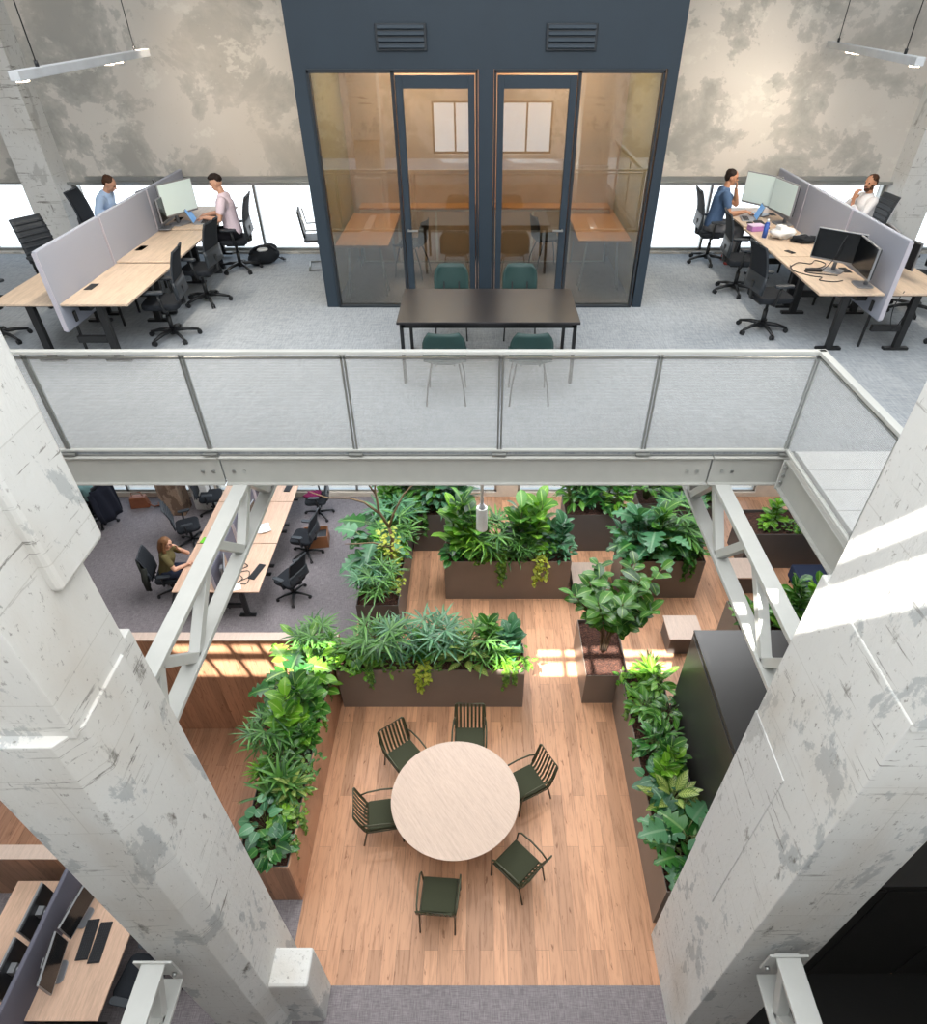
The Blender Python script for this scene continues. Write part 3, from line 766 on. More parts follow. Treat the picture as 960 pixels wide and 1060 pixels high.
ch(-6.42, 8.55, -100, 'black office chair cut by the left edge of the view, below the oak desk')
ch(-6.2, 10.0, -122, 'ribbed dark office chair behind the left felt screen at the left edge', ribbed)
ch(-6.3, 11.9, -90, 'black office chair in which the man in the light blue shirt sits')
# monitors on the left bench
Z3 = U+.78
litmon.put((-4.66, 11.2, Z3), R(-118), 'large monitor with a pale lit screen facing the man in the pale pink T-shirt', None, 1.27)
monitor.put((-4.8, 10.98, Z3), R(-88), 'second monitor seen edge on behind the lit one on the left bench')
monitor.put((-5.3, 11.6, Z3-.02), R(80), 'black monitor facing the man in the light blue shirt')
monitor.put((-5.32, 12.1, Z3-.02), R(120), 'black monitor nearest the window on the left bench')
lap = make_laptop(115); lap.location = (-4.42, 11.35, Z3); lap.rotation_euler.z = R(-80); tag(lap, 'open laptop in front of the lit monitor on the left bench', 'laptop')
keyboard.put((-4.33, 11.62, Z3), R(-90), 'dark keyboard under the hands of the man in the pale pink T-shirt')
bag = thing('backpack', 'black bag on the carpet behind the man in the pale pink T-shirt', 'bag', (-3.72, 11.9, U), R(20))
g = MB(); g.ball((0, 0, .15), (.26, .17, .15), 14, 9); g.ball((.1, .03, .24), (.14, .11, .07), 10, 6); g.ball((-.16, -.05, .1), (.13, .14, .1), 10, 6); g.build('bag_body', M['blackmesh'], bag)
MB().tube([(-.15, -.1, .26), (-.05, -.16, .33), (.1, -.14, .32), (.2, -.06, .22)], .016, 6).build('strap', M['black'], bag)
MB().tube([(.2, .02, .1), (.3, -.05, .05), (.34, .05, .03), (.28, .1, .05)], .014, 6).build('strap', M['black'], bag)
MB().ball((-.02, -.1, .25), (.1, .05, .035), 10, 6).build('paper_bundle', M['white'], bag)

# ------------------------------------------------------------------ upper floor, right bench
RXc = 5.0
rows = [8.12, 9.66, 11.18]
for k, y in enumerate(rows):
    Lk = 1.52 if k < 2 else 1.22
    d = desk_a.put((RXc-.44, y+Lk, U+(0, .0, .02)[k]), PI, 'oak desk on the aisle side of the right upper bench, '+lp[k], 'oak bench desks on the upper floor'); d.scale = (1, Lk/1.58, 1)
    d = desk_a.put((RXc+.44, y, U), 0, 'oak desk on the outer side of the right upper bench, '+lp[k], 'oak bench desks on the upper floor'); d.scale = (1, Lk/1.58, 1)
    divider(RXc, y-.05, min(y+1.46, 12.4), U+.42, U+1.35, 'lilac grey felt desk screen of the right upper bench, '+['nearest the railing', 'in the middle of three', 'farthest by the windows'][k], 'felt desk screens upstairs')
ch(3.88, 8.86, -83, 'black office chair closest to the railing on the aisle side of the right upper bench')
ch(3.98, 10.45, -95, 'empty black office chair just in front of the man in the blue T-shirt')
ch(3.95, 12.0, -92, 'black office chair in which the man in the blue T-shirt sits')
ch(6.2, 11.55, 95, 'dark ribbed office chair in which the bearded man in the white shirt sits', ribbed)
ch(6.25, 8.3, 85, 'black office chair at the right edge, only its wheels showing beside the desk')
ch(6.3, 9.6, 110, 'black office chair behind the black monitors at the right edge')
Zt = U+.74
monitor.put((4.62, 8.95, Zt), R(140), 'black screened monitor on the right bench, left one of the near pair', None, 1.13)
monitor.put((4.74, 8.45, Zt), R(84), 'black screened monitor on the right bench, right one of the near pair', None, 1.13)
litmon.put((4.56, 11.85, Zt+.02), R(125), 'monitor with a grey lit screen in front of the man in the blue T-shirt', None, 1.27)
litmon.put((4.72, 11.3, Zt+.02), R(100), 'second monitor beside the lit one in front of the man in the blue T-shirt', None, 1.27)
monitor.put((5.36, 11.75, Zt), R(-75), 'dark monitor above the felt screen left of the bearded man')
monitor.put((5.3, 12.15, Zt), R(-100), 'dark monitor nearest the window on the far side of the right bench')
monitor.put((5.42, 8.85, Zt), R(-80), 'large black monitor on the outer desk at the right edge')
monitor.put((5.48, 9.35, Zt), R(-100), 'black monitor behind the large one on the outer desk at the right edge')
lap = make_laptop(112); lap.location = (4.36, 11.62, Zt+.02); lap.rotation_euler.z = R(80); tag(lap, 'open laptop with a blue screen in front of the man in the blue T-shirt', 'laptop')
keyboard.put((4.46, 11.25, Zt+.02), R(88), 'dark keyboard beside the purple box on the right bench')
mouse.put((4.3, 11.32, Zt+.02), R(80), 'black mouse by the laptop on the right bench')
bt_ = thing('water_bottle', 'blue water bottle standing at the edge of the right bench', 'bottle', (4.3, 10.62, Zt))
g = MB(); g.cone((0, 0, 0), (0, 0, .19), .036, .036, 14); g.cone((0, 0, .19), (0, 0, .215), .036, .02, 14); g.build('bottle_body', plain('blue_bottle', (48, 88, 170), .35), bt_)
MB().cone((0, 0, .213), (0, 0, .25), .021, .019, 12).build('bottle_cap', M['white'], bt_)
bx = thing('plastic_box', 'translucent purple plastic box on the right bench', 'box', (4.3, 11.02, Zt+.0), R(12))
g = MB(); g.bb(-.11, .11, -.08, .08, 0, .07); g.build('box_body', plain('purple_plastic', (190, 132, 196), .4), bx, .01)
MB().bb(-.115, .115, -.085, .085, .07, .082).build('box_lid', plain('pale_purple_plastic', (222, 196, 226), .3), bx, .004)
def crumple(name, label, cat, loc, r, mat, seed, parts=()):
    t = thing(name, label, cat, loc); g = MB(); g.ball((0, 0, r[2]), r, 18, 12)
    vs = []
    for p in g.v:
        q = Vector(p)-Vector((0, 0, r[2])); n = noise.noise(Vector(p)*13+Vector((seed,)*3))+.6*noise.noise(Vector(p)*34)
        q *= 1+.6*n; vs.append((q.x, q.y, max(0, q.z+r[2])))
    g.v = vs; g.build(parts[0], M[mat], t); return t
crumple('carrier_bag', 'crumpled white bag behind the blue bottle on the right bench', 'bag', (4.55, 10.58, Zt), (.17, .15, .08), 'paper', 3, ['bag_body'])
pc = crumple('pouch', 'black pouch lying beside the white bag on the right bench', 'bag', (4.78, 10.35, Zt), (.17, .1, .05), 'blackmesh', 8, ['pouch_body'])
MB().tube([(-.15, .02, .07), (0, .05, .11), (.14, .01, .07)], .008, 5).build('zip', M['bezel'], pc)
ph = thing('mobile_phone', 'black phone lying on the right bench', 'phone', (4.42, 9.86, Zt), R(25))
MB().bb(-.037, .037, -.075, .075, 0, .009).build('phone_body', M['black'], ph, .003); MB().bb(-.033, .033, -.068, .068, .009, .0095).build('screen_panel', M['screen'], ph)
z = Zt+.008
cable('tangled black cable on the right bench in front of the near monitors', [(4.2, 9.2, z), (4.35, 9.35, z), (4.5, 9.3, z), (4.62, 9.45, z), (4.7, 9.3, z), (4.55, 9.12, z), (4.38, 9.1, z), (4.3, 8.95, z), (4.5, 8.85, z), (4.66, 8.8, z)])
cable('black cable curling towards the desk edge on the right bench', [(4.2, 9.25, z), (4.16, 9.0, z-.0), (4.3, 8.8, z), (4.42, 8.72, z), (4.35, 8.62, z), (4.5, 8.55, z), (4.64, 8.6, z)])
cable('black cable hanging between the near monitors on the right bench', [(4.66, 8.9, U+1.2), (4.6, 8.86, U+1.1), (4.56, 8.84, U+.95), (4.5, 8.9, U+.8), (4.42, 9.0, z)], .005)
ad = thing('power_adapter', 'black power adapter among the cables on the right bench', 'adapter', (4.42, 9.0, Zt), R(-10))
MB().bb(-.1, .1, -.03, .03, 0, .035).build('adapter_body', M['black'], ad, .006); MB().tube([(.1, 0, .018), (.15, .02, .01), (.2, 0, .008)], .006, 5).build('lead', M['black'], ad)
cable('black cable hanging down from the outer desk at the right edge', [(5.2, 8.15, U+.76), (5.12, 8.1, U+.6), (5.16, 8.1, U+.4), (5.25, 8.12, U+.3), (5.3, 8.1, U+.5)], .006)

# ------------------------------------------------------------------ black table and green chairs
mt = thing('meeting_table', 'black rectangular table in front of the booth on the upper floor', 'table', (.095, 7.74, U))
MB().bb(-1.03, 1.03, -.56, .56, .715, .745).build('tabletop', M['blacktop'], mt, .005)
g = MB(); g.bb(-.98, .98, -.52, -.48, .665, .714); g.bb(-.98, .98, .48, .52, .665, .714); g.bb(-.98, -.94, -.52, .52, .665, .714); g.bb(.94, .98, -.52, .52, .665, .714); g.build('top_frame', M['blackmetal'], mt, .003)
for x in (-.98, .98):
    for y in (-.5, .5): MB().bb(x-.02, x+.02, y-.02, y+.02, 0, .7).build('leg', M['blackmetal'], mt, .004)
def make_shell_chair(mat, leg):
    t = thing('shell_chair', 'x', 'chair')
    def back(u, v):
        a = (u-.5)*1.7; w = .23*(1-.25*max(0, v-.55)**2*6); x = w*math.sin(a)/math.sin(.85); z = .5+.34*v
        return (x, -.12-.12*math.cos(a)-.06*v, z), Vector((math.sin(a)*.6, -1, .15)).normalized()
    MB().sheet(back, 10, 6, .014).build('backrest', M[mat], t)
    def seat(u, v):
        x = (u-.5)*.46; y = -.22+.44*v; zz = .455+.05*(abs(u-.5)*2)**3-.03*max(0, v-.8)+.05*max(0, .25-v)*2
        return (x, y, zz), Vector((0, 0, 1))
    MB().sheet(seat, 8, 8, .016).build('seat', M[mat], t)
    for sx in (-1, 1):
        MB().tube([(sx*.15, .14, .44), (sx*.2, .2, .2), (sx*.21, .22, 0)], .010, 6).build('leg', M[leg], t)
        MB().tube([(sx*.15, -.13, .44), (sx*.2, -.22, .2), (sx*.22, -.25, 0)], .010, 6).build('leg', M[leg], t)
    MB().tube([(-.15, -.1, .44), (.15, -.1, .44)], .009, 5).tube([(-.15, .12, .44), (.15, .12, .44)], .009, 5).tube([(-.1, -.17, .44), (-.1, -.25, .62)], .01, 5).tube([(.1, -.17, .44), (.1, -.25, .62)], .01, 5).build('seat_frame', M[leg], t)
    return t
tealp = Proto(make_shell_chair('teal', 'blackmetal'))
for x, y, rz, lab in ((-.38, 6.9, 0, 'front left'), (.55, 6.9, 0, 'front right'), (-.38, 8.72, 180, 'far left'), (.53, 8.72, 180, 'far right')):
    tealp.put((x, y, U), R(rz), 'dark teal chair at the %s of the black table' % lab, 'teal chairs around the black table')
shell = Proto(make_shell_chair('black', 'blackmetal'))
shell.put((-1.12, 11.25, U+.012), R(75), 'black shell chair at the oak desk in the left booth room')
shell.put((1.12, 11.55, U+.012), R(-75), 'black shell chair at the oak desk in the right booth room')
cl = thing('cantilever_chair', 'black cantilever visitor chair beside the left side of the booth', 'chair', (-2.72, 11.75, U), R(-80))
for s in (-1, 1): MB().tube([(s*.24, -.2, .85), (s*.24, -.16, .62), (s*.25, .22, .62), (s*.25, .24, .3), (s*.25, .24, .02), (s*.25, -.2, .015)], .012, 6).build('side_frame', M['alu'], cl)
MB().tube([(-.25, -.2, .015), (.25, -.2, .015)], .012, 6).build('floor_bar', M['alu'], cl)
g = MB(); g.prism(round_slab(.46, .44, 0, 0, .05), .43, .47); g.build('seat', M['black'], cl, .012)
MB().sheet(lambda u, v: ((-.22+.44*u, -.2-.05*v, .5+.38*v), (0, -1, .1)), 6, 4, .025).build('backrest', M['black'], cl)
MB().tube([(-.25, 0, .42), (.25, 0, .42)], .012, 6).tube([(-.25, .1, .42), (-.25, .22, .42)], .012, 6).build('seat_rail', M['alu'], cl)

# ------------------------------------------------------------------ pendant lamps
def pendant(x0, x1, y, z, drop, label, tilt):
    t = thing('linear_pendant', label, 'lamp', ((x0+x1)/2, y, z), R(tilt)); L = (x1-x0)/2
    MB().bb(-L, L, -.045, .045, 0, .075).build('lamp_body', M['lampbody'], t, .006)
    for q in (-.72, .78): MB().tube([(q*L, 0, .075), (q*L, 0, .12)], .018, 8).tube([(q*L, 0, .12), (q*L, 0, ZT-z-.0)], .006, 5).build('suspension_cable', M['black'], t)
    for q in (-.93, .25, .42): MB().bb(q*L-.05, q*L+.05, -.035, .035, -.012, .002).build('spot_insert', M['led'], t)
    return t
pendant(-5.81, -2.41, 8.67, 8.42, 0, 'white linear pendant lamp hanging above the left upper bench', 93)
pendant(3.0, 6.5, 10.1, 8.44, 0, 'white linear pendant lamp hanging above the right upper bench', 82)
cyl = thing('cylinder_pendant', 'small white cylinder pendant lamp hanging over the planters', 'lamp', (.027, 7.0, 3.5))
MB().cone((0, 0, 0), (0, 0, .36), .078, .078, 18).build('lamp_shade', M['white'], cl and cyl, .006)
MB().cone((0, 0, .36), (0, 0, .42), .05, .03, 12).build('lamp_cap', M['lampbody'], cyl); MB().tube([(0, 0, .42), (0, 0, U-.34-3.5)], .022, 8).build('suspension_rod', M['white'], cyl)

# ------------------------------------------------------------------ lower office
rows = [8.64, 10.08, 11.52]
for k, y in enumerate(rows):
    L = min(1.42, 12.72-y)/1.42
    pos = ['nearest the oak partition', 'in the middle', 'at the window end'][k]
    d = desk_b.put((-4.5, y, 0), 0, 'oak desk on the right side of the lower bench, '+pos, 'oak bench desks on the lower floor'); d.scale = (1, L, 1)
    d = desk_b.put((-5.33, y+1.42*L, 0), PI, 'oak desk on the left side of the lower bench, '+pos, 'oak bench desks on the lower floor'); d.scale = (1, L, 1)
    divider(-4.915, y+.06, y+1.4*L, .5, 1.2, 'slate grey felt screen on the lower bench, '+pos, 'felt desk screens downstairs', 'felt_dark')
ch(-3.72, 9.3, 62, 'black office chair at the near end of the right side of the lower bench', z=0)
ch(-3.72, 10.6, 80, 'middle black office chair right of the lower bench, by the wooden box', z=0)
ch(-3.72, 12.0, 95, 'black office chair with a purple scarf on it by the lower windows', z=0)
ch(-6.3, 11.0, -65, 'empty dark office chair behind the woman in the olive top', ribbed, 0)
ch(-6.15, 12.1, -80, 'dark office chair at the window on the left side of the lower bench', z=0)
ch(-6.12, 9.4, -80, 'office chair with a dark jacket in which the woman in the olive top sits', z=0)
ch(-8.62, 11.75, 75, 'office chair with a dark coat in which the person in the teal shirt sits', z=0)
sc_ = crumple('scarf', 'purple scarf lying on the office chair at the lower window', 'scarf', (-3.76, 12.02, .515), (.17, .15, .06), 'paper', 5, ['scarf_cloth']); sc_.children[0].data.materials[0] = fabric('purple_wool', (112, 36, 74))
jk = thing('jacket', 'dark jacket hung over the chair of the woman in the olive top', 'jacket', (-6.12, 9.4, 0), R(-80))
MB().sheet(lambda u, v: ((.27*math.sin((u-.5)*3.0), -.33-.07*math.cos((u-.5)*3.0)-.02*math.sin(u*17+v*3), .35+.68*v), Vector((math.sin((u-.5)*3), -1, 0)).normalized()), 14, 6, .03).build('jacket_body', fabric('dark_green_cloth', (40, 42, 38)), jk)
MB().tube([(.24, -.3, .9), (.3, -.34, .65), (.28, -.36, .4)], [.06, .055, .045], 8).build('sleeve', fabric('dark_green_cloth', (40, 42, 38)), jk)
jk = thing('coat', 'dark navy coat hung over the chair of the person in the teal shirt', 'coat', (-8.62, 11.75, 0), R(75))
MB().sheet(lambda u, v: ((.3*math.sin((u-.5)*3.0), -.33-.08*math.cos((u-.5)*3.0)-.03*math.sin(u*19+v*3), .22+.84*v), Vector((math.sin((u-.5)*3), -1, 0)).normalized()), 14, 6, .04).build('coat_body', fabric('navy_cloth', (30, 33, 44)), jk)
MB().tube([(-.26, -.3, .95), (-.34, -.36, .6), (-.32, -.38, .3)], [.07, .06, .05], 8).build('sleeve', fabric('navy_cloth', (30, 33, 44)), jk)
hb = thing('handbag', 'brown leather bag on the carpet by the lower left window', 'bag', (-8.0, 12.35, 0), R(10))
g = MB(); g.prism([(-.22, 0), (.22, 0), (.17, .3), (-.17, .3)], -.09, .09, T=Matrix.Rotation(PI/2, 4, 'X')); g.build('bag_body', M['leather'], hb, .03, 3)
MB().tube([(-.12, 0, .29), (-.1, 0, .4), (.1, 0, .4), (.12, 0, .29)], .012, 6).build('strap', M['leather'], hb); MB().tube([(.2, -.05, .1), (.32, -.1, .03), (.42, -.05, .02), (.38, .06, .02)], .018, 6).build('strap', M['leather'], hb)
cb = thing('storage_box', 'brown wooden box on the carpet behind the middle lower chair', 'box', (-3.58, 11.0, 0), R(8))
g = MB()
for a in ((-.26, .26, -.2, -.185), (-.26, .26, .185, .2), (-.26, -.245, -.2, .2), (.245, .26, -.2, .2)): g.bb(*a, 0, .3)
g.bb(-.25, .25, -.19, .19, .0, .02); g.build('box_body', M['cardboard'], cb, .004); MB().bb(-.24, .24, -.18, .18, .02, .22).build('box_contents', M['black'], cb, .02)
zl = .74
keyboard.put((-4.28, 9.2, zl), R(75), 'black keyboard at the edge of the near right desk of the lower bench')
keyboard.put((-4.3, 12.1, zl), R(85), 'dark keyboard on the far right desk of the lower bench')
monitor.put((-4.74, 9.0, zl), R(-72), 'dark monitor at the near right desk of the lower bench')
monitor.put((-4.74, 10.7, zl), R(-95), 'dark monitor on the middle right desk of the lower bench')
monitor.put((-4.74, 11.9, zl), R(-90), 'dark monitor on the far right desk of the lower bench')
monitor.put((-5.1, 9.6, zl), R(85), 'dark monitor in front of the woman in the olive top')
gr = thing('sticky_note_pad', 'bright green pad on the left desk of the lower bench', 'notepad', (-5.55, 10.15, zl), R(-10)); MB().bb(-.1, .1, -.09, .09, 0, .012).build('pad_sheets', plain('bright_green_paper', (112, 206, 40), .7), gr, .002); MB().bb(-.1, .1, .075, .09, .012, .014).build('pad_binding', plain('green_binding', (84, 168, 32), .7), gr)
ps = thing('paper_stack', 'stack of white papers on the middle right desk of the lower bench', 'papers', (-4.5, 10.55, zl), R(10))
for k in range(4): MB().box((.01*k, -.012*k, .006+.011*k), (.22, .3, .01), (0, 0, R(6*k))).build('paper_sheet', M['paper'], ps)
cable('tangle of black cables beside the keyboard on the near lower desk', [(-4.62, 8.8, zl+.008), (-4.5, 9.0, zl+.01), (-4.62, 9.15, zl+.008), (-4.45, 9.22, zl+.012), (-4.4, 9.05, zl+.008), (-4.55, 8.9, zl+.015), (-4.4, 8.85, zl+.01), (-4.36, 9.0, zl+.02)], .008)
cable('short black cable loop near the monitor on the near lower desk', [(-4.7, 9.35, zl+.008), (-4.58, 9.42, zl+.02), (-4.5, 9.36, zl+.008), (-4.6, 9.28, zl+.008)], .009)
nb = thing('notebook', 'open notebook at the front of the near right lower desk', 'notebook', (-4.62, 8.75, zl), R(20)); MB().bb(-.15, .0, -.1, .1, 0, .012).build('notebook_page', M['paper'], nb, .002); MB().bb(.0, .15, -.1, .1, 0, .012).build('notebook_page', M['paper'], nb, .002)
# desks at the bottom left corner
dk = desk_b.put((-4.51, 1.95, 0), 0, 'oak desk with keyboards in the bottom left corner', 'oak bench desks in the bottom left corner')
dk = desk_b.put((-5.36, 3.42, 0), PI, 'oak desk at the left edge in the bottom left corner', 'oak bench desks in the bottom left corner')
dk = desk_b.put((-4.51, .5, 0), 0, 'oak desk cut off by the lower edge in the bottom left corner', 'oak bench desks in the bottom left corner')
dk = desk_b.put((-5.36, 1.96, 0), PI, 'oak desk behind the monitors at the lower left edge', 'oak bench desks in the bottom left corner')
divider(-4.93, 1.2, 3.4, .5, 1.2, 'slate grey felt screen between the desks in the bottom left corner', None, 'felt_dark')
monitor.put((-4.7, 2.42, zl), R(-82), 'black monitor standing by the felt screen in the bottom left corner')
monitor.put((-4.68, 2.98, zl), R(-98), 'black monitor partly behind the column in the bottom left corner')
monitor.put((-5.16, 2.95, zl), R(90), 'dark backed monitor at the far end of the bottom left desk')
monitor.put((-5.16, 2.36, zl), R(90), 'dark backed monitor at the near end of the bottom left desk')
keyboard.put((-4.42, 2.72, zl), R(-86), 'black keyboard in front of the bottom left monitors')
keyboard.put((-4.58, 2.75, zl), R(-84), 'second black keyboard right under the bottom left monitor')
ch(-3.92, 2.42, 80, 'black office chair beside the grey truss in the bottom left corner', z=0)
ch(-3.2, 1.6, 60, 'black mesh office chair under the grey truss at the bottom edge', z=0)
# ------------------------------------------------------------------ round table and its green armchairs
rt = thing('round_table', 'large round whitewashed oak table in the middle of the oak floor', 'table', (-.34, 4.55, 0), R(-55))
g = MB(); g.cone((0, 0, .705), (0, 0, .74), .87, .885, 72); g.build('tabletop', M['table'], rt, .004)
g = MB(); n = 40
prof = [(.42, 0), (.42, .02), (.3, .05), (.17, .3), (.15, .5), (.2, .66), (.34, .704)]
vs = [(r*math.cos(2*PI*k/n), r*math.sin(2*PI*k/n), z) for r, z in prof for k in range(n)]
fs = [(i*n+k, i*n+(k+1) % n, (i+1)*n+(k+1) % n, (i+1)*n+k) for i in range(len(prof)-1) for k in range(n)]
g.add(vs, fs, 0, True); g.build('pedestal', M['table'], rt)
def make_armchair():
    t = thing('slatted_armchair', 'x', 'chair')
    for s in (-1, 1):
        MB().tube([(s*.24, .25, 0), (s*.245, .24, .3), (s*.255, .225, .52), (s*.26, .17, .585), (s*.26, .0, .6), (s*.25, -.2, .585), (s*.235, -.29, .56)], .0125, 7).build('arm_frame', M['green'], t)
        MB().tube([(s*.225, -.31, 0), (s*.225, -.23, .36), (s*.225, -.25, .42)], .0125, 7).build('leg', M['green'], t)
    MB().tube([(-.225, .23, .36), (.225, .23, .36), (.225, -.22, .345), (-.225, -.22, .345)], .012, 6, closed=True).build('seat_frame', M['green'], t)
    sp = [(-.24, .25), (-.1, .0), (.0, .0)]
    prof = [(.235, .33), (.235, .368), (.0, .372), (-.2, .36), (-.25, .42), (-.31, .6), (-.36, .80)]
    for k in range(8):
        x = -.205+k*.0586
        g = MB()
        def f(u, v, x=x):
            q = v*(len(prof)-1); i = min(int(q), len(prof)-2); a = q-i
            y = prof[i][0]*(1-a)+prof[i+1][0]*a; z = prof[i][1]*(1-a)+prof[i+1][1]*a
            dy = prof[i+1][0]-prof[i][0]; dz = prof[i+1][1]-prof[i][1]; n_ = Vector((0, dz, -dy)).normalized()
            return (x-.015+.03*u, y, z), n_
        g.sheet(f, 1, len(prof)-1, .008, smooth=False); g.build('slat', M['green'], t)
    MB().tube([(-.235, -.25, .42), (-.235, -.31, .6), (-.225, -.358, .79), (-.2, -.365, .81), (.2, -.365, .81), (.225, -.358, .79), (.235, -.31, .6), (.235, -.25, .42)], .013, 7).build('back_frame', M['green'], t)
    g = MB(); g.prism(round_slab(.43, .43, 0, 0, .03, 3), .378, .412, T=Matrix.Translation((0, .01, 0))); g.build('seat_cushion', M['cushion'], t, .012)
    return t
arm = Proto(make_armchair())
cx, cy = -.34, 4.55
for (x, y, da), lab in zip(((-.52, 3.38, 0), (.50, 3.80, -3), (.68, 4.98, 6), (-.16, 5.7, 8), (-1.12, 5.4, -4), (-1.36, 4.48, 4)),
        ('pulled out below the round table', 'at the lower right of the round table, turned', 'at the right of the round table', 'at the far side of the round table', 'at the upper left of the round table', 'at the left of the round table')):
    a = math.atan2(cy-y, cx-x)-PI/2
    if da == 0: a = R(-4)
    arm.put((x, y, 0), a+R(da), 'dark green slatted metal armchair '+lab, 'green armchairs around the round table')

# ------------------------------------------------------------------ black cabin and planters
bb_ = thing('black_cabin', 'large black box shaped cabin beside the right planter', 'cabin', (2.92, 2.62, 0))
MB().bb(0, 5.2, 0, 3.38, 0, 2.5).build('cabin_body', M['blackbox'], bb_, .006)
MB().bb(-.004, 5.2, -.004, 3.384, 2.5, 2.53).build('roof_edge', M['blackbox'], bb_, .004)
for k in range(4): MB().bb(.03+1.05*k, 1.05+1.05*k, -.016, -.001, .03, 2.46).build('front_panel', M['blackbox'], bb_, .004)
for k in range(1): MB().bb(-.014, -.001, .04, 3.34, .03, 2.46).build('side_panel', M['blackbox'], bb_, .004)
def planter(x0, x1, y0, y1, h, label, mat='planter', soil=None, clad=False):
    t = thing('planter_box', label, 'planter', (x0, y0, 0)); w, d = x1-x0, y1-y0; e = .012
    g = MB()
    g.bb(0, w, 0, e, 0, h); g.bb(0, w, d-e, d, 0, h); g.bb(0, e, e, d-e, 0, h); g.bb(w-e, w, e, d-e, 0, h); g.bb(e, w-e, e, d-e, 0, .05)
    g.build('box_shell', M[mat], t)
    s = h-.07; nx, ny = max(4, int(w/.12)), max(4, int(d/.12)); rnd = random.Random(int(x0*100+y0*10))
    vs = [(e+(w-2*e)*i/nx, e+(d-2*e)*j/ny, s+rnd.uniform(-.012, .022)) for i in range(nx+1) for j in range(ny+1)]
    fs = [(i*(ny+1)+j, (i+1)*(ny+1)+j, (i+1)*(ny+1)+j+1, i*(ny+1)+j+1) for i in range(nx) for j in range(ny)]
    o = MB().add(vs, fs, 0, True).build('soil', M['soil'], t)
    if clad:
        MB().bb(w+.001, w+.022, 0, d, 0, h+.004).build('oak_cladding', M['wallwood'], t, .003)
        MB().bb(0, w+.022, -.022, -.001, 0, h+.004).build('oak_cladding', M['wallwood'], t, .003)
    return t
PL = {}
def mk(key, *a, **k): PL[key] = (a[0], a[1], a[2], a[3], a[4]); planter(*a, **k)
mk('front', -2.3, .72, 6.6, 7.17, .96, 'long bronze planter box facing the round table')
mk('left', -3.03, -2.375, 3.5, 7.17, .95, 'oak clad planter box along the left of the oak floor', 'planter_dark', clad=True)
mk('right', 2.24, 2.88, 3.2, 6.62, .95, 'long bronze planter box along the right of the oak floor, beside the black cabin')
mk('tree', 1.73, 2.42, 6.68, 7.95, .72, 'bronze planter box holding the large leafy fig tree')
mk('mid', -.68, 1.74, 9.22, 9.95, .98, 'bronze planter box with trailing ivy in the middle distance')
mk('rmid', 2.72, 4.3, 9.25, 9.98, .96, 'bronze planter box at the right behind the fig tree')
mk('backr', 1.78, 3.05, 10.72, 11.5, .96, 'dark planter box at the back right with bare soil showing', 'planter_dark')
mk('backl', -1.42, -.3, 10.72, 11.4, .96, 'dark planter box at the back left', 'planter_dark')
mk('narrow', -2.2, -1.45, 8.1, 11.9, .92, 'narrow planter box along the edge of the lower carpet', 'planter_dark')
mk('far', 5.45, 7.2, 10.15, 11.0, .9, 'dark planter box with mulch seen through the right truss', 'planter_dark')
mk('east', 4.4, 6.4, 7.35, 8.2, .95, 'planter box behind the black cabin at the right')
mk('backe', 3.4, 5.2, 11.2, 11.9, .9, 'planter box at the back right near the window', 'planter_dark')
mk('backw', -2.0, -.3, 12.0, 12.6, .9, 'planter box at the far back left against the window', 'planter_dark')
def plinth(x, y, w, d, h, label):
    t = thing('side_table', label, 'table', (x, y, 0))
    MB().bb(-w/2, w/2, -d/2, d/2, h-.03, h).build('tabletop', M['pink'], t, .004); MB().bb(-w/2+.03, w/2-.03, -d/2+.03, d/2-.03, 0, h-.03).build('table_base', M['planter_dark'], t, .004)
plinth(2.17, 9.45, .7, .8, .42, 'square pale topped side table between the middle planters')
plinth(3.7, 8.05, .62, .6, .42, 'square pale topped side table behind the fig tree')
plinth(5.3, 9.65, .7, .6, .45, 'square pale topped side table seen through the right truss')
so = thing('lounge_sofa', 'dark blue upholstered sofa seen below the right side beam', 'sofa', (6.7, 9.3, 0), R(90))
g = MB(); g.bb(-.5, .5, -.4, .4, .12, .42); g.build('sofa_seat', fabric('navy_felt', (46, 54, 76)), so, .03); g = MB(); g.bb(-.5, .5, -.46, -.3, .12, .82); g.build('sofa_back', fabric('navy_felt', (46, 54, 76)), so, .03)
for x in (-.42, .42):
    for y in (-.36, .34): MB().cone((x, y, 0), (x, y, .12), .016, .022, 8).build('leg', M['blackmetal'], so)

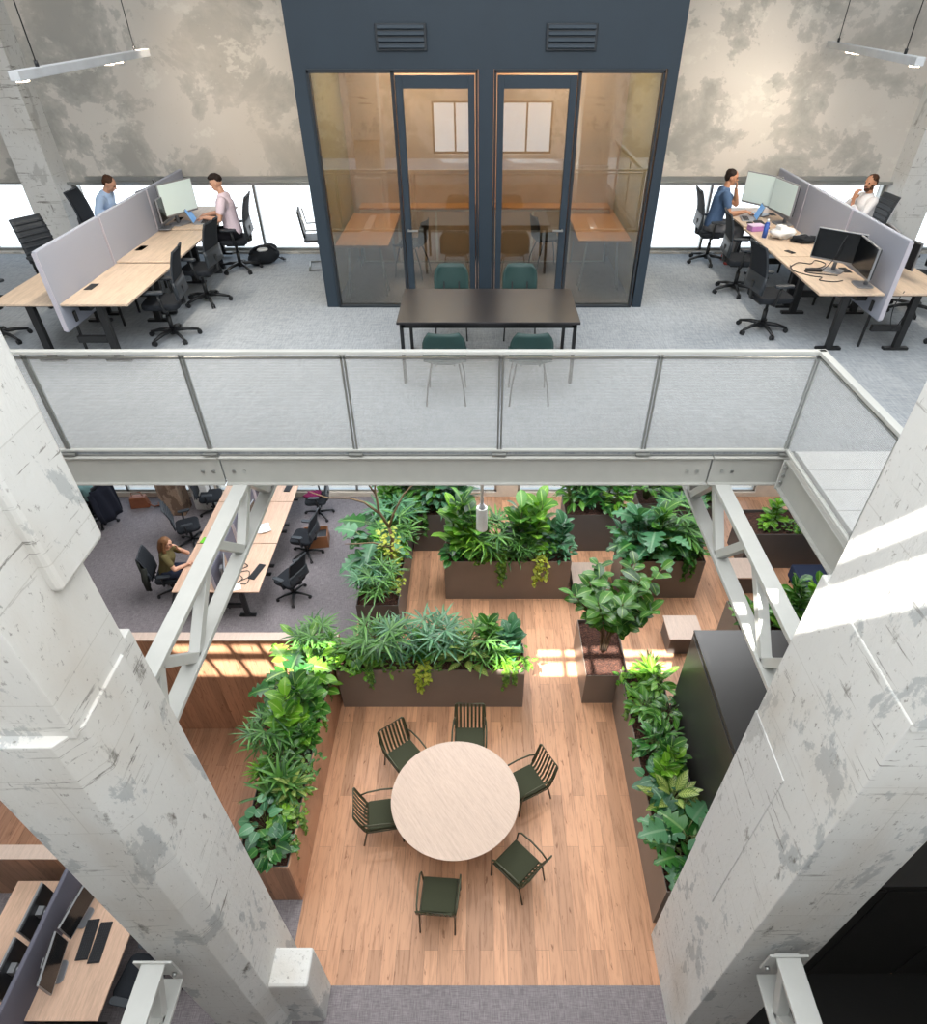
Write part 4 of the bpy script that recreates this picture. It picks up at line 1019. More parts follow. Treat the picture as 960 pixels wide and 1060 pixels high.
# ------------------------------------------------------------------ plants
def leaf_profile(kind, t):
    if kind == 'fig': return (math.sin(PI*min(1, t*1.02))**.7)*(.55+.65*t)*(1 if t < .97 else .5)
    if kind == 'strap': return min(1, t*7)*max(0, 1-t)**.45
    if kind == 'lance': return math.sin(PI*t)**.85*(1.1-.35*t)
    if kind == 'heart': return (math.sin(PI*(t*.92+.08))**.6)*(1.25-.75*t)
    return math.sin(PI*t)
def add_leaf(mb, base, az, el, L, W, kind, rnd, droop=.6, cup=.18, seg=6, uvs=None, tones=None):
    """a leaf blade starting at base, leaving along azimuth az and elevation el, bending down by droop radians"""
    b0 = len(mb.v); p = Vector(base); tone = rnd.random(); roll = rnd.uniform(-.35, .35)
    side0 = Vector((-math.sin(az), math.cos(az), 0)); e = el
    rows = []; uv = []
    ww = .5*W
    cols = (-1, -.5, 0, .5, 1) if kind != 'strap' else (-1, 0, 1)
    for i in range(seg+1):
        t = i/seg
        d = Vector((math.cos(az)*math.cos(e), math.sin(az)*math.cos(e), math.sin(e)))
        up = Vector((-math.cos(az)*math.sin(e), -math.sin(az)*math.sin(e), math.cos(e)))
        s = (side0*math.cos(roll)+up*math.sin(roll)).normalized(); n = (up*math.cos(roll)-side0*math.sin(roll)).normalized()
        w = max(.03, leaf_profile(kind, t))*ww
        if kind == 'split': w = max(.03, leaf_profile('heart', t))*ww
        for c in cols:
            wc = w
            if kind == 'split' and abs(c) == 1 and i % 2 == 1 and 1 < i < seg: wc = w*.45
            wav = rnd.uniform(-.02, .02)*W if abs(c) == 1 else 0
            mb.v.append(tuple(p+s*(c*wc)+n*(cup*abs(c)**1.5*w+wav))); uv.append((c, t))
        p = p+d*(L/seg); e -= droop/seg*(.4+1.2*t)
    k = len(cols)
    for i in range(seg):
        for j in range(k-1):
            a = b0+i*k+j; mb.f.append([a, a+1, a+k+1, a+k]); mb.mi.append(0); mb.sm.append(True)
    uvs += uv; tones += [tone]*len(uv)
def foliage(name, mb, uvs, tones, mat, parent):
    me = mb.mesh(name); me.materials.append(mat)
    lay = me.uv_layers.new(name='UVMap')
    vi = [0]*len(me.loops); me.loops.foreach_get('vertex_index', vi)
    buf = []
    for i in vi: buf += uvs[i]
    lay.data.foreach_set('uv', buf)
    at = me.attributes.new('tone', 'FLOAT', 'POINT'); at.data.foreach_set('value', tones)
    o = bpy.data.objects.new(name, me); col.objects.link(o); o.parent = parent; return o
def stem_path(rnd, x, y, h, lean=.12, n=5):
    a = rnd.uniform(0, 2*PI); pts = []
    for i in range(n+1):
        t = i/n; pts.append((x+math.cos(a)*lean*h*t**1.4+rnd.uniform(-.01, .01), y+math.sin(a)*lean*h*t**1.4+rnd.uniform(-.01, .01), -.03+h*t))
    return pts
def lerp_path(pts, t):
    q = t*(len(pts)-1); i = min(int(q), len(pts)-2); a = q-i
    return Vector(pts[i])*(1-a)+Vector(pts[i+1])*a
def make_plant(kind, mat, seed, name, cat):
    rnd = random.Random(seed); t = thing(name, 'x', cat); lf = MB(); st = MB(); uv = []; tn = []
    G = 2.39996
    if kind == 'fig':          # upright stems crowded with large fiddle shaped leaves
        for s in range(3):
            h = rnd.uniform(.55, .95); pts = stem_path(rnd, rnd.uniform(-.1, .1), rnd.uniform(-.1, .1), h); st.tube(pts, [.013, .012, .011, .010, .008, .005], 5)
            n = 15
            for k in range(n):
                f = .18+.82*(k+.5)/n; b = lerp_path(pts, f); az = k*G+s; L = rnd.uniform(.25, .37)*(1.1-.25*f)
                add_leaf(lf, b, az, .25+.9*f*rnd.uniform(.6, 1.1), L, L*.62, 'fig', rnd, .8, .14, 6, uv, tn)
    elif kind == 'palm':       # fans of strap leaflets on thin stalks
        for s in range(15):
            a = s*G; h = rnd.uniform(.2, .66); r = rnd.uniform(.1, .3)
            top = Vector((r*math.cos(a), r*math.sin(a), h)); st.tube([(rnd.uniform(-.04, .04), rnd.uniform(-.04, .04), -.03), (top.x*.4, top.y*.4, h*.6), top], .005, 4)
            nl = rnd.choice((7, 8, 9))
            for k in range(nl):
                q = (k/(nl-1)-.5)*4.2; add_leaf(lf, top, a+q, rnd.uniform(.0, .5)*math.cos(q*.4), rnd.uniform(.26, .38), .042, 'strap', rnd, .75, .3, 4, uv, tn)
    elif kind == 'dracaena':   # rosettes of long arching straps
        for s in range(3):
            bx, by = rnd.uniform(-.12, .12), rnd.uniform(-.12, .12); h = rnd.uniform(.08, .34); pts = stem_path(rnd, bx, by, h, .1); st.tube(pts, .011, 5)
            for k in range(24):
                f = k/24; add_leaf(lf, lerp_path(pts, .6+.4*f), k*G, .1+1.15*f, rnd.uniform(.3, .46), .05, 'strap', rnd, 1.1, .3, 5, uv, tn)
    elif kind == 'monstera':   # long stalks with big split blades
        for s in range(13):
            a = s*G+rnd.uniform(-.3, .3); h = rnd.uniform(.18, .58); r = rnd.uniform(.12, .34)
            top = Vector((r*math.cos(a), r*math.sin(a), h)); st.tube([(0, 0, -.03), (top.x*.45, top.y*.45, h*.75), top], .008, 5)
            L = rnd.uniform(.3, .44); add_leaf(lf, top, a, rnd.uniform(-.25, .3), L, L*.95, 'split', rnd, .7, .1, 9, uv, tn)
    elif kind == 'philo':      # bushy mid sized pointed leaves
        for s in range(34):
            a = s*G; h = rnd.uniform(.1, .5); r = rnd.uniform(.05, .26)
            top = Vector((r*math.cos(a), r*math.sin(a), h)); st.tube([(top.x*.1, top.y*.1, -.03), (top.x*.5, top.y*.5, h*.7), top], .005, 4)
            L = rnd.uniform(.17, .28); add_leaf(lf, top, a+rnd.uniform(-.5, .5), rnd.uniform(-.1, .7), L, L*.46, 'lance', rnd, .9, .15, 5, uv, tn)
    elif kind == 'calathea':   # low rosette of broad patterned leaves
        for s in range(20):
            a = s*G; h = .08+.3*s/20; r = .22-.008*s
            top = Vector((r*math.cos(a)*.6, r*math.sin(a)*.6, h)); st.tube([(0, 0, -.03), (top.x*.5, top.y*.5, h*.7), top], .006, 4)
            L = rnd.uniform(.24, .34); add_leaf(lf, top, a, .15+.9*s/20, L, L*.44, 'lance', rnd, .7, .18, 6, uv, tn)
    elif kind == 'heart':      # mound of rounded heart leaves
        for s in range(26):
            a = s*G; h = rnd.uniform(.08, .4); r = rnd.uniform(.04, .28)
            top = Vector((r*math.cos(a), r*math.sin(a), h)); st.tube([(top.x*.2, top.y*.2, -.03), (top.x*.7, top.y*.7, h*.8), top], .005, 4)
            L = rnd.uniform(.15, .25); add_leaf(lf, top, a, rnd.uniform(-.4, .4), L, L*.85, 'heart', rnd, .6, .1, 5, uv, tn)
    elif kind == 'cover':      # small leaved ground cover
        for s in range(70):
            a = rnd.uniform(0, 2*PI); r = .3*math.sqrt(rnd.random()); h = rnd.uniform(.03, .2)
            top = Vector((r*math.cos(a), r*math.sin(a), h))
            if s % 3 == 0: st.tube([(top.x*.6, top.y*.6, -.03), top], .004, 4)
            L = rnd.uniform(.06, .12); add_leaf(lf, top, rnd.uniform(0, 2*PI), rnd.uniform(-.2, .6), L, L*.6, 'heart', rnd, .6, .12, 4, uv, tn)
    elif kind == 'trail':      # vines hanging over the rim towards -y
        for s in range(5):
            x = rnd.uniform(-.13, .13); d = rnd.uniform(.25, .62); pts = [(x*.5, .1, .0), (x*.8, .02, .075), (x, -.05, .06)]
            n = 8
            for k in range(1, n+1): pts.append((x+rnd.uniform(-.03, .03), -.065+rnd.uniform(-.02, .005), .04-d*k/n))
            st.tube(pts, .004, 4)
            for k in range(18):
                f = .05+.95*k/18; b = lerp_path(pts, f); L = rnd.uniform(.05, .095)
                add_leaf(lf, b, -PI/2+rnd.uniform(-1.5, 1.5), rnd.uniform(-.9, .4), L, L*.85, 'heart', rnd, .6, .12, 4, uv, tn)
        for s in range(16):
            a = rnd.uniform(0, 2*PI); r = .14*rnd.random(); L = rnd.uniform(.06, .1)
            add_leaf(lf, (r*math.cos(a), .06+r*math.sin(a), rnd.uniform(.02, .12)), rnd.uniform(0, 2*PI), rnd.uniform(-.2, .6), L, L*.85, 'heart', rnd, .6, .1, 4, uv, tn)
    elif kind == 'grass':      # narrow arching grass tuft
        for s in range(60):
            a = s*G; add_leaf(lf, (rnd.uniform(-.05, .05), rnd.uniform(-.05, .05), 0), a, rnd.uniform(.5, 1.35), rnd.uniform(.25, .42), .016, 'strap', rnd, 1.5, .2, 5, uv, tn)
        st.tube([(0, 0, -.03), (0, 0, .05)], .02, 6)
    foliage('foliage', lf, uv, tn, M[mat], t)
    st.build('stems', M['stem'], t, fix=False)
    return t
LOOK = {'fig': ('fiddle_leaf_fig', 'fiddle leaf fig'), 'palm': ('lady_palm', 'fan leaved palm'), 'dracaena': ('dracaena', 'strap leaved dracaena'),
        'monstera': ('monstera', 'split leaf monstera'), 'philo': ('philodendron', 'pointed leaf bush'), 'calathea': ('calathea', 'striped leaf calathea'),
        'heart': ('heart_leaf_plant', 'round leaf plant'), 'cover': ('ground_cover_plant', 'low ground cover'), 'trail': ('trailing_ivy', 'trailing vine'), 'grass': ('grass_tuft', 'arching grass tuft')}
PP = {}
def proto_plant(kind, mat, var):
    k = (kind, mat, var)
    if k not in PP: PP[k] = Proto(make_plant(kind, mat, hash_(k), LOOK[kind][0], 'plant'))
    return PP[k]
def hash_(k): return sum(ord(c)*(i+3) for i, c in enumerate(''.join(map(str, k)))) % 9973
DM = {'fig': 'fig', 'palm': 'palm', 'dracaena': 'palm', 'monstera': 'monstera', 'philo': 'fig', 'calathea': 'calathea', 'heart': 'monstera', 'cover': 'bright', 'trail': 'pothos', 'grass': 'bright'}
HUE = {'fig': 'deep green', 'palm': 'mid green', 'monstera': 'dark green', 'bright': 'bright green', 'pothos': 'fresh green', 'yellow': 'yellow green', 'blue': 'bluish green', 'calathea': 'pale striped'}
ORD = ['first', 'second', 'third', 'fourth', 'fifth', 'sixth', 'seventh', 'eighth', 'ninth', 'tenth', 'eleventh', 'twelfth', 'thirteenth', 'fourteenth', 'fifteenth', 'sixteenth', 'seventeenth', 'eighteenth', 'nineteenth', 'twentieth', 'twenty-first', 'twenty-second']
def plant_bed(key, short, axis, items):
    """items: (kind, mat, x, y, scale[, rot]); ranked along the bed for the labels"""
    x0, x1, y0, y1, h = PL[key]
    items = sorted(items, key=lambda q: q[2] if axis == 'x' else -q[3])
    rnd = random.Random(hash_((key,)))
    cnt = {}
    for q in items: cnt[(q[0], q[1] or DM[q[0]])] = cnt.get((q[0], q[1] or DM[q[0]]), 0)+1
    seen = {}
    for i, q in enumerate(items):
        kind, mat, x, y, s = q[:5]; mat = mat or DM[kind]
        rz = q[5] if len(q) > 5 else (rnd.uniform(0, 360) if kind != 'trail' else 0)
        kk = (q[0], mat); n = seen.get(kk, 0); seen[kk] = n+1
        end = 'from left' if axis == 'x' else 'from far end'
        lab = '%s %s in the %s' % (HUE[mat], LOOK[kind][1], short) if kind != 'calathea' else 'pale striped calathea in the '+short
        if cnt[kk] > 1: lab += ', %s %s' % (ORD[n], end)
        proto_plant(kind, mat, (i*7+len(key)) % 2).put((x, y, h-.07 if kind != 'trail' else h), R(rz), lab, 'plants in the '+short, s)
T90, T270 = 90, -90
plant_bed('front', 'front bronze planter', 'x', [
    ('heart', 'bright', -2.1, 6.9, .9), ('philo', 'bright', -1.75, 7.0, .95), ('palm', None, -1.62, 6.88, 1.15), ('palm', 'blue', -1.25, 7.0, 1.05), ('fig', None, -.95, 6.92, .68), ('palm', 'blue', -.62, 7.02, 1.15),
    ('dracaena', None, -.55, 6.95, .9), ('calathea', None, -.22, 6.78, 1.15), ('palm', None, .02, 6.85, .95), ('fig', None, .12, 7.0, .92), ('fig', 'blue', .42, 6.98, .95), ('dracaena', 'bright', .38, 6.76, .75), ('cover', None, .58, 6.8, 1.0),
    ('cover', 'bright', -1.9, 6.75, 1.05), ('cover', 'pothos', -1.35, 6.74, .9), ('cover', 'pothos', -.8, 6.72, .7), ('philo', None, -.75, 6.85, .7),
    ('trail', None, -1.75, 6.63, .8), ('trail', 'yellow', -.92, 6.63, 1.0), ('trail', None, .45, 6.63, .85)])
plant_bed('left', 'oak clad left planter', 'y', [
    ('philo', 'bright', -2.75, 6.85, 1.15), ('philo', 'bright', -2.5, 6.6, 1.0), ('monstera', 'bright', -2.85, 6.35, .95), ('heart', 'bright', -2.6, 6.3, 1.0), ('palm', None, -2.62, 7.0, 1.0),
    ('monstera', None, -2.88, 5.95, 1.0), ('fig', None, -2.62, 5.85, 1.0), ('fig', 'bright', -2.72, 5.45, 1.05), ('philo', 'fig', -2.48, 5.5, .7), ('palm', None, -2.95, 5.25, .95), ('fig', None, -2.5, 5.3, .55), ('philo', None, -2.75, 4.95, .8), ('cover', 'palm', -2.5, 4.95, 1.0), ('dracaena', None, -2.75, 4.5, 1.1),
    ('cover', 'pothos', -2.5, 4.65, .9), ('calathea', None, -2.52, 4.5, .75), ('dracaena', 'bright', -2.95, 4.75, .7), ('heart', 'blue', -2.75, 4.02, .85), ('heart', None, -2.6, 3.72, .8), ('heart', 'bright', -2.58, 4.1, .55), ('cover', 'pothos', -2.48, 4.2, .8),
    ('trail', 'pothos', -2.41, 5.75, .75, 90), ('trail', 'fig', -2.41, 6.3, .6, 90), ('trail', 'pothos', -2.41, 4.15, .8, 90), ('trail', None, -2.41, 3.8, .6, 90)])
plant_bed('right', 'planter beside the black cabin', 'y', [
    ('dracaena', 'bright', 2.6, 6.45, .9), ('cover', 'bright', 2.45, 6.35, 1.1), ('philo', 'bright', 2.7, 6.2, .9), ('cover', 'bright', 2.5, 6.0, 1.1), ('philo', None, 2.45, 5.75, .85), ('philo', 'fig', 2.68, 5.6, .9), ('dracaena', None, 2.55, 5.3, .85),
    ('philo', 'monstera', 2.45, 5.1, .8), ('fig', None, 2.6, 4.95, .75), ('fig', 'bright', 2.55, 4.7, .72), ('heart', 'blue', 2.42, 4.6, .8), ('calathea', None, 2.52, 4.3, 1.1), ('philo', 'palm', 2.65, 4.12, .7), ('philo', None, 2.45, 4.0, .7), ('monstera', 'blue', 2.55, 3.8, 1.0), ('monstera', None, 2.62, 3.6, 1.0), ('cover', 'pothos', 2.45, 3.65, .8), ('philo', 'monstera', 2.55, 3.38, .75),
    ('trail', 'pothos', 2.28, 5.9, .6, -90), ('trail', 'fig', 2.28, 5.2, .6, -90)])
plant_bed('mid', 'middle bronze planter', 'x', [
    ('fig', 'bright', -.4, 9.6, 1.3), ('fig', None, -.1, 9.65, 1.5), ('palm', 'bright', .05, 9.45, 1.0), ('palm', None, .25, 9.6, 1.25), ('fig', None, .8, 9.65, 1.35), ('fig', 'bright', 1.1, 9.7, 1.45), ('fig', 'blue', 1.5, 9.6, 1.0),
    ('dracaena', None, .55, 9.5, 1.05), ('grass', None, .4, 9.4, 1.2), ('heart', None, -.5, 9.4, .8), ('cover', None, .0, 9.36, .8), ('philo', None, 1.25, 9.42, .7), ('philo', 'blue', 1.6, 9.42, .7), ('palm', None, .82, 9.36, .7), ('cover', 'pothos', .9, 9.36, .6),
    ('trail', 'pothos', .42, 9.25, 1.15), ('trail', 'yellow', 1.15, 9.25, 1.1)])
plant_bed('rmid', 'planter behind the fig tree', 'x', [
    ('philo', 'blue', 2.95, 9.6, 1.2), ('monstera', 'blue', 3.3, 9.55, 1.3), ('fig', None, 3.5, 9.7, 1.2), ('heart', 'monstera', 3.75, 9.5, 1.2), ('philo', None, 3.95, 9.6, 1.2), ('dracaena', None, 4.1, 9.7, 1.2), ('philo', 'fig', 4.15, 9.42, .8), ('philo', 'monstera', 3.4, 9.4, .8), ('trail', 'fig', 4.0, 9.28, .9), ('fig', 'blue', 3.1, 9.75, 1.3), ('palm', None, 3.75, 9.8, 1.3), ('monstera', None, 2.95, 9.45, 1.0)])
plant_bed('backr', 'dark back right planter', 'x', [
    ('philo', None, 1.95, 11.1, 1.1), ('philo', 'blue', 2.25, 11.2, 1.0), ('monstera', None, 2.65, 11.2, 1.1), ('fig', None, 2.9, 11.25, 1.1), ('palm', None, 2.2, 11.35, 1.2), ('fig', 'blue', 2.45, 11.3, 1.4), ('philo', 'bright', 2.85, 10.95, 1.0), ('dracaena', None, 2.05, 11.3, 1.4)])
plant_bed('backl', 'dark back left planter', 'x', [
    ('fig', None, -1.2, 11.1, 1.3), ('philo', 'blue', -.95, 11.0, 1.2), ('dracaena', 'blue', -.6, 11.1, 1.4), ('fig', 'blue', -.45, 11.2, 1.3), ('trail', 'fig', -1.25, 10.76, 1.2)])
plant_bed('narrow', 'narrow planter by the carpet', 'y', [
    ('palm', None, -1.8, 8.35, 1.0), ('palm', 'blue', -2.02, 8.5, .9), ('cover', 'yellow', -1.75, 8.8, 1.2), ('heart', None, -2.05, 8.95, 1.1), ('monstera', 'blue', -1.95, 9.35, 1.2), ('philo', 'bright', -1.7, 9.3, 1.1), ('palm', None, -1.65, 9.8, 1.1), ('monstera', None, -2.0, 9.9, 1.2), ('palm', 'blue', -1.75, 10.3, 1.2), ('philo', None, -1.6, 10.6, 1.2), ('fig', None, -1.9, 10.9, 1.1), ('fig', None, -1.6, 11.4, 1.3), ('philo', 'blue', -1.9, 11.5, 1.2), ('cover', 'yellow', -1.65, 8.55, .9)])
plant_bed('far', 'mulched planter beyond the right truss', 'x', [
    ('fig', 'bright', 6.0, 10.55, .8), ('heart', 'bright', 5.85, 10.4, .6), ('cover', None, 6.35, 10.4, .9), ('cover', 'monstera', 6.6, 10.35, .8), ('philo', None, 6.9, 10.6, .7)])
plant_bed('east', 'planter behind the black cabin', 'x', [
    ('philo', 'fig', 4.6, 7.65, .9), ('heart', 'bright', 4.9, 7.75, .8), ('fig', None, 5.45, 7.85, 1.0), ('fig', 'bright', 5.75, 7.9, 1.0), ('philo', None, 5.9, 7.6, 1.0), ('cover', None, 5.6, 7.5, 1.0), ('heart', None, 5.2, 7.85, .9)])
plant_bed('backe', 'back right window planter', 'x', [('philo', None, 3.6, 11.5, 1.3), ('fig', None, 3.95, 11.6, 1.3), ('monstera', 'blue', 4.3, 11.5, 1.3), ('fig', 'blue', 4.65, 11.6, 1.3), ('dracaena', None, 5.0, 11.5, 1.3)])
plant_bed('backw', 'back left window planter', 'x', [('fig', None, -1.8, 12.3, 1.2), ('palm', None, -1.4, 12.25, 1.3), ('fig', 'blue', -1.0, 12.3, 1.3), ('philo', None, -.6, 12.3, 1.3)])

# the leafy fig tree
tr = thing('fig_tree', 'large leafy fig tree in the bronze planter beside the sunlit floor', 'tree', (2.1, 7.3, .65))
rnd = random.Random(77); st = MB(); lf = MB(); uv = []; tn = []
tips = []
for k in range(9):
    a = k*2.4; r = .22+.5*math.sqrt((k+.5)/9); z = 1.05+.55*rnd.random()+.25*(1-r)
    tip = Vector((r*math.cos(a)*1.15+.0, r*math.sin(a)*.9-.0, z)); tips.append(tip)
    base = Vector((.05*math.cos(a), .05*math.sin(a), -.03))
    p1 = base+Vector((.03*math.cos(a), .03*math.sin(a), .45)); p2 = p1*.5+tip*.5+Vector((0, 0, .1))
    pts = [base, p1, p2, tip]; st.tube(pts, [.02, .018, .013, .006], 6)
    for j in range(24):
        f = .45+.55*j/24; b = lerp_path(pts, f); L = rnd.uniform(.2, .34)
        add_leaf(lf, b, j*2.4+k, rnd.uniform(-.1, .9), L, L*.66, 'fig', rnd, .7, .12, 6, uv, tn)
st.build('trunk_and_branches', M['bark'], tr, fix=False).name = 'branches'
foliage('foliage', lf, uv, tn, M['fig'], tr)
# bare branching tree in the narrow planter
bt2 = thing('bare_tree', 'bare brown branching tree rising from the narrow planter', 'tree', (-1.72, 8.95, .8))
st = MB()
st.tube([(0, 0, 0), (.08, -.02, .5), (.16, 0, .95), (.12, .02, 1.2)], [.045, .04, .035, .028], 7)
st.tube([(.12, .02, 1.2), (-.02, 0, 1.55), (-.05, .05, 2.0), (.05, .0, 2.4)], [.028, .024, .018, .012], 6)
st.tube([(.12, .02, 1.2), (.22, 0, 1.5), (.42, .1, 1.85), (.62, .05, 2.1)], [.026, .02, .015, .008], 6)
st.tube([(.0, 0, 1.5), (-.25, 0, 1.75), (-.5, .05, 1.8), (-.85, .0, 1.84), (-1.15, .02, 1.95)], [.022, .019, .016, .012, .006], 6)
st.tube([(-.05, .04, 1.9), (-.18, 0, 2.2), (-.2, .1, 2.55)], [.016, .012, .006], 6)
st.tube([(.1, 0, .75), (-.2, .02, .85), (-.5, .0, .84), (-.72, .02, .82)], [.018, .015, .012, .006], 6)
st.build('branches', M['bark'], bt2, fix=False)
lf = MB(); uv = []; tn = []; rnd = random.Random(5)
for k in range(150):
    z = rnd.uniform(.15, 1.25); a = rnd.uniform(0, 2*PI); L = rnd.uniform(.05, .1); r = rnd.uniform(.03, .16)
    add_leaf(lf, (.1+r*math.cos(a), r*math.sin(a), z), a, rnd.uniform(-.4, .5), L, L*.8, 'heart', rnd, .5, .1, 4, uv, tn)
o = foliage('climbing_leaves', lf, uv, tn, M['yellow'], bt2); o['label'] = 'yellow green climbing leaves on the bare trunk'
# ------------------------------------------------------------------ people (seated, facing +y)
def cap(g, p0, p1, r0, r1, n=14):
    p0 = Vector(p0); p1 = Vector(p1)
    g.cone(p0, p1, r0, r1, n); g.ball(p0, r0, n, 8); g.ball(p1, r1, n, 8)
def chain(g, pts, rs):
    for a, b, r0, r1 in zip(pts[:-1], pts[1:], rs[:-1], rs[1:]): cap(g, a, b, r0, r1)
def remesh(o, vox, smooth=3):
    m = o.modifiers.new('Remesh', 'REMESH'); m.mode = 'VOXEL'; m.voxel_size = vox; m.use_smooth_shade = True
    s = o.modifiers.new('Smooth', 'SMOOTH'); s.iterations = smooth; s.factor = .5
def hand(g, wrist, d, palm_n, side, curl=.5):
    """d: pointing direction of the hand, palm_n: direction the palm faces, side: +1/-1 thumb side"""
    d = Vector(d).normalized(); n = Vector(palm_n); n = (n-d*n.dot(d)).normalized(); s = d.cross(n)*side
    w = Vector(wrist)
    for k in range(4):
        off = s*(.033-.022*k); base = w+d*.085+off
        cap(g, w+d*.015+off*.6, base, .014, .0125, 8)
        q = base; a = .18+curl*.35; L = (.04, .045, .042, .033)[k]
        for j in range(3):
            v = d*math.cos(a)+n*math.sin(a); e = q+v*L*(1, .72, .55)[j]; cap(g, q, e, .0092-.001*j, .0085-.001*j, 8); q = e; a += curl*.75
    q = w+d*.02+s*.03; v = (d*.6+s*.75+n*.25).normalized(); e = q+v*.045; cap(g, q, e, .013, .011, 8)
    v = (d*.9+s*.25+n*.35).normalized(); cap(g, e, e+v*.035, .0105, .008, 8)
def person(label, loc, rz, shirt, pants, hairm, skin='skin', lean=.1, head=(0, 0), arms=None, hair='short', beard=False, sleeve=.55, glasses=False, seat=.52, shoes=None):
    t = thing('person', label, 'person', loc, R(rz))
    up = Vector((0, math.sin(lean), math.cos(lean))); fw = Vector((0, math.cos(lean), -math.sin(lean)))
    pel = Vector((0, -.02, seat+.06)); W = lambda h, f=0, x=0: pel+up*h+fw*f+Vector((x, 0, 0))
    waist, chest, neck = W(.18), W(.40, .01), W(.555, -.005)
    sh = {s: W(.49, 0, s*.175) for s in (-1, 1)}
    hip = {s: pel+Vector((s*.095, .02, -.01)) for s in (-1, 1)}
    knee = {s: Vector((s*.13, .43, seat+.03)) for s in (-1, 1)}; ank = {s: Vector((s*.13, .36, .09)) for s in (-1, 1)}
    H_ = Matrix.Translation(neck) @ Matrix.Rotation(-lean*.5, 4, 'X') @ Matrix.Rotation(R(head[0]), 4, 'Z') @ Matrix.Rotation(-R(head[1]), 4, 'X')
    g = MB()
    chain(g, [pel, waist, chest, W(.5)], [.13, .115, .135, .09])
    for s in (-1, 1): cap(g, chest+Vector((s*.06, 0, 0)), sh[s], .095, .055); cap(g, pel, hip[s], .12, .1)
    hc = H_ @ Vector((0, .03, .165))
    cap(g, W(.5), H_ @ Vector((0, .012, .08)), .056, .052)
    hd = MB(); hd.ball((0, .025, .185), (.075, .095, .092), 18, 12); hd.ball((0, .048, .128), (.056, .068, .075), 16, 10); hd.ball((0, .085, .092), (.028, .026, .024), 10, 6)
    hd.cone((0, .112, .182), (0, .136, .145), .009, .016, 8); hd.ball((0, .128, .146), (.016, .013, .011), 10, 6)
    hd.ball((0, .103, .2), (.05, .018, .012), 12, 6)
    for s in (-1, 1): hd.ball((s*.076, .015, .155), (.009, .018, .03), 8, 6); hd.ball((s*.035, .085, .142), (.024, .022, .024), 8, 6)
    g.add([H_ @ Vector(v) for v in hd.v], hd.f, 0, True)
    A = {}
    for s in (-1, 1):
        el, wr, hdv, pn, cu = arms[s]
        el, wr = Vector(el), Vector(wr)
        A[s] = (sh[s], el, wr)
        chain(g, [sh[s], el], [.054, .042]); chain(g, [el, el*.55+wr*.45, wr], [.043, .04, .027])
        hand(g, wr, hdv, pn, -s, cu)
        chain(g, [hip[s], knee[s]], [.098, .062]); chain(g, [knee[s], knee[s]*.6+ank[s]*.4+Vector((0, -.02, 0)), ank[s]], [.06, .056, .036])
        cap(g, ank[s]+Vector((0, -.02, -.04)), ank[s]+Vector((s*.02, .15, -.055)), .036, .028)
    b = g.build('body', M[skin], t); remesh(b, .0062, 2)
    # clothing
    g = MB()
    chain(g, [pel+up*.02, waist, chest, W(.5)], [.145, .132, .15, .098])
    for s in (-1, 1):
        cap(g, chest+Vector((s*.06, 0, 0)), sh[s], .108, .069)
        a, e, w = A[s]
        if sleeve <= 1: cap(g, a, a+(e-a)*sleeve, .068, .066)
        else: chain(g, [a, e, e+(w-e)*.85], [.068, .058, .042])
    cap(g, W(.5), W(.535), .082, .066)
    o = g.build('shirt', shirt, t); remesh(o, .009, 3)
    g = MB(); cap(g, pel+Vector((0, 0, -.01)), pel+up*.05, .14, .136)
    for s in (-1, 1):
        cap(g, pel, hip[s], .128, .11); chain(g, [hip[s], knee[s]], [.11, .076]); chain(g, [knee[s], knee[s]*.5+ank[s]*.5, ank[s]+Vector((0, 0, .01))], [.074, .068, .056])
    o = g.build('trousers', pants, t); remesh(o, .01, 3)
    for s in (-1, 1):
        g = MB(); a = ank[s]; cap(g, a+Vector((0, -.03, -.035)), a+Vector((s*.022, .17, -.052)), .046, .035); cap(g, a+Vector((0, -.02, -.02)), a+Vector((0, 0, .01)), .046, .042)
        g.bb(a.x-.045, a.x+.055, a.y-.08, a.y+.2, a.z-.088, a.z-.07)
        o = g.build('shoe', shoes or M['black'], t); remesh(o, .008, 2)
    # hair, eyes, mouth
    g = MB(); h = MB()
    if hair == 'short':
        h.ball((0, .003, .214), (.080, .097, .068), 18, 12); h.ball((0, -.03, .17), (.076, .058, .075), 14, 9)
    elif hair == 'fade':
        h.ball((0, .03, .245), (.076, .088, .056), 18, 10); h.ball((0, -.02, .215), (.077, .07, .06), 14, 9); h.ball((0, .1, .25), (.05, .03, .028), 10, 6)
    else:
        h.ball((0, .003, .207), (.088, .1, .092), 18, 12); chain(h, [(0, -.06, .17), (0, -.1, .0), (.02, -.1, -.16)], [.075, .07, .04])
        for s in (-1, 1): chain(h, [(s*.072, .01, .18), (s*.085, .0, .05), (s*.08, .02, -.1)], [.03, .034, .02])
    rnd = random.Random(3)
    vs = [H_ @ (Vector(v)+Vector((noise.noise(Vector(v)*38), noise.noise(Vector(v)*38+Vector((9, 0, 0))), noise.noise(Vector(v)*38+Vector((0, 9, 0)))))*.007) for v in h.v]
    g.add(vs, h.f, 0, True); o = g.build('hair', M[hairm], t); remesh(o, .006, 1)
    if beard:
        g = MB(); h = MB(); h.ball((0, .085, .088), (.046, .045, .036), 12, 8)
        for s in (-1, 1): h.ball((s*.052, .05, .118), (.02, .04, .045), 10, 7)
        h.ball((0, .118, .128), (.03, .01, .006), 8, 5)
        g.add([H_ @ Vector(v) for v in h.v], h.f, 0, True); g.build('beard', M[hairm], t)
    for s in (-1, 1):
        g = MB(); g.ball(H_ @ Vector((s*.033, .108, .182)), .0105, 10, 7); g.build('eye', M['eye'], t)
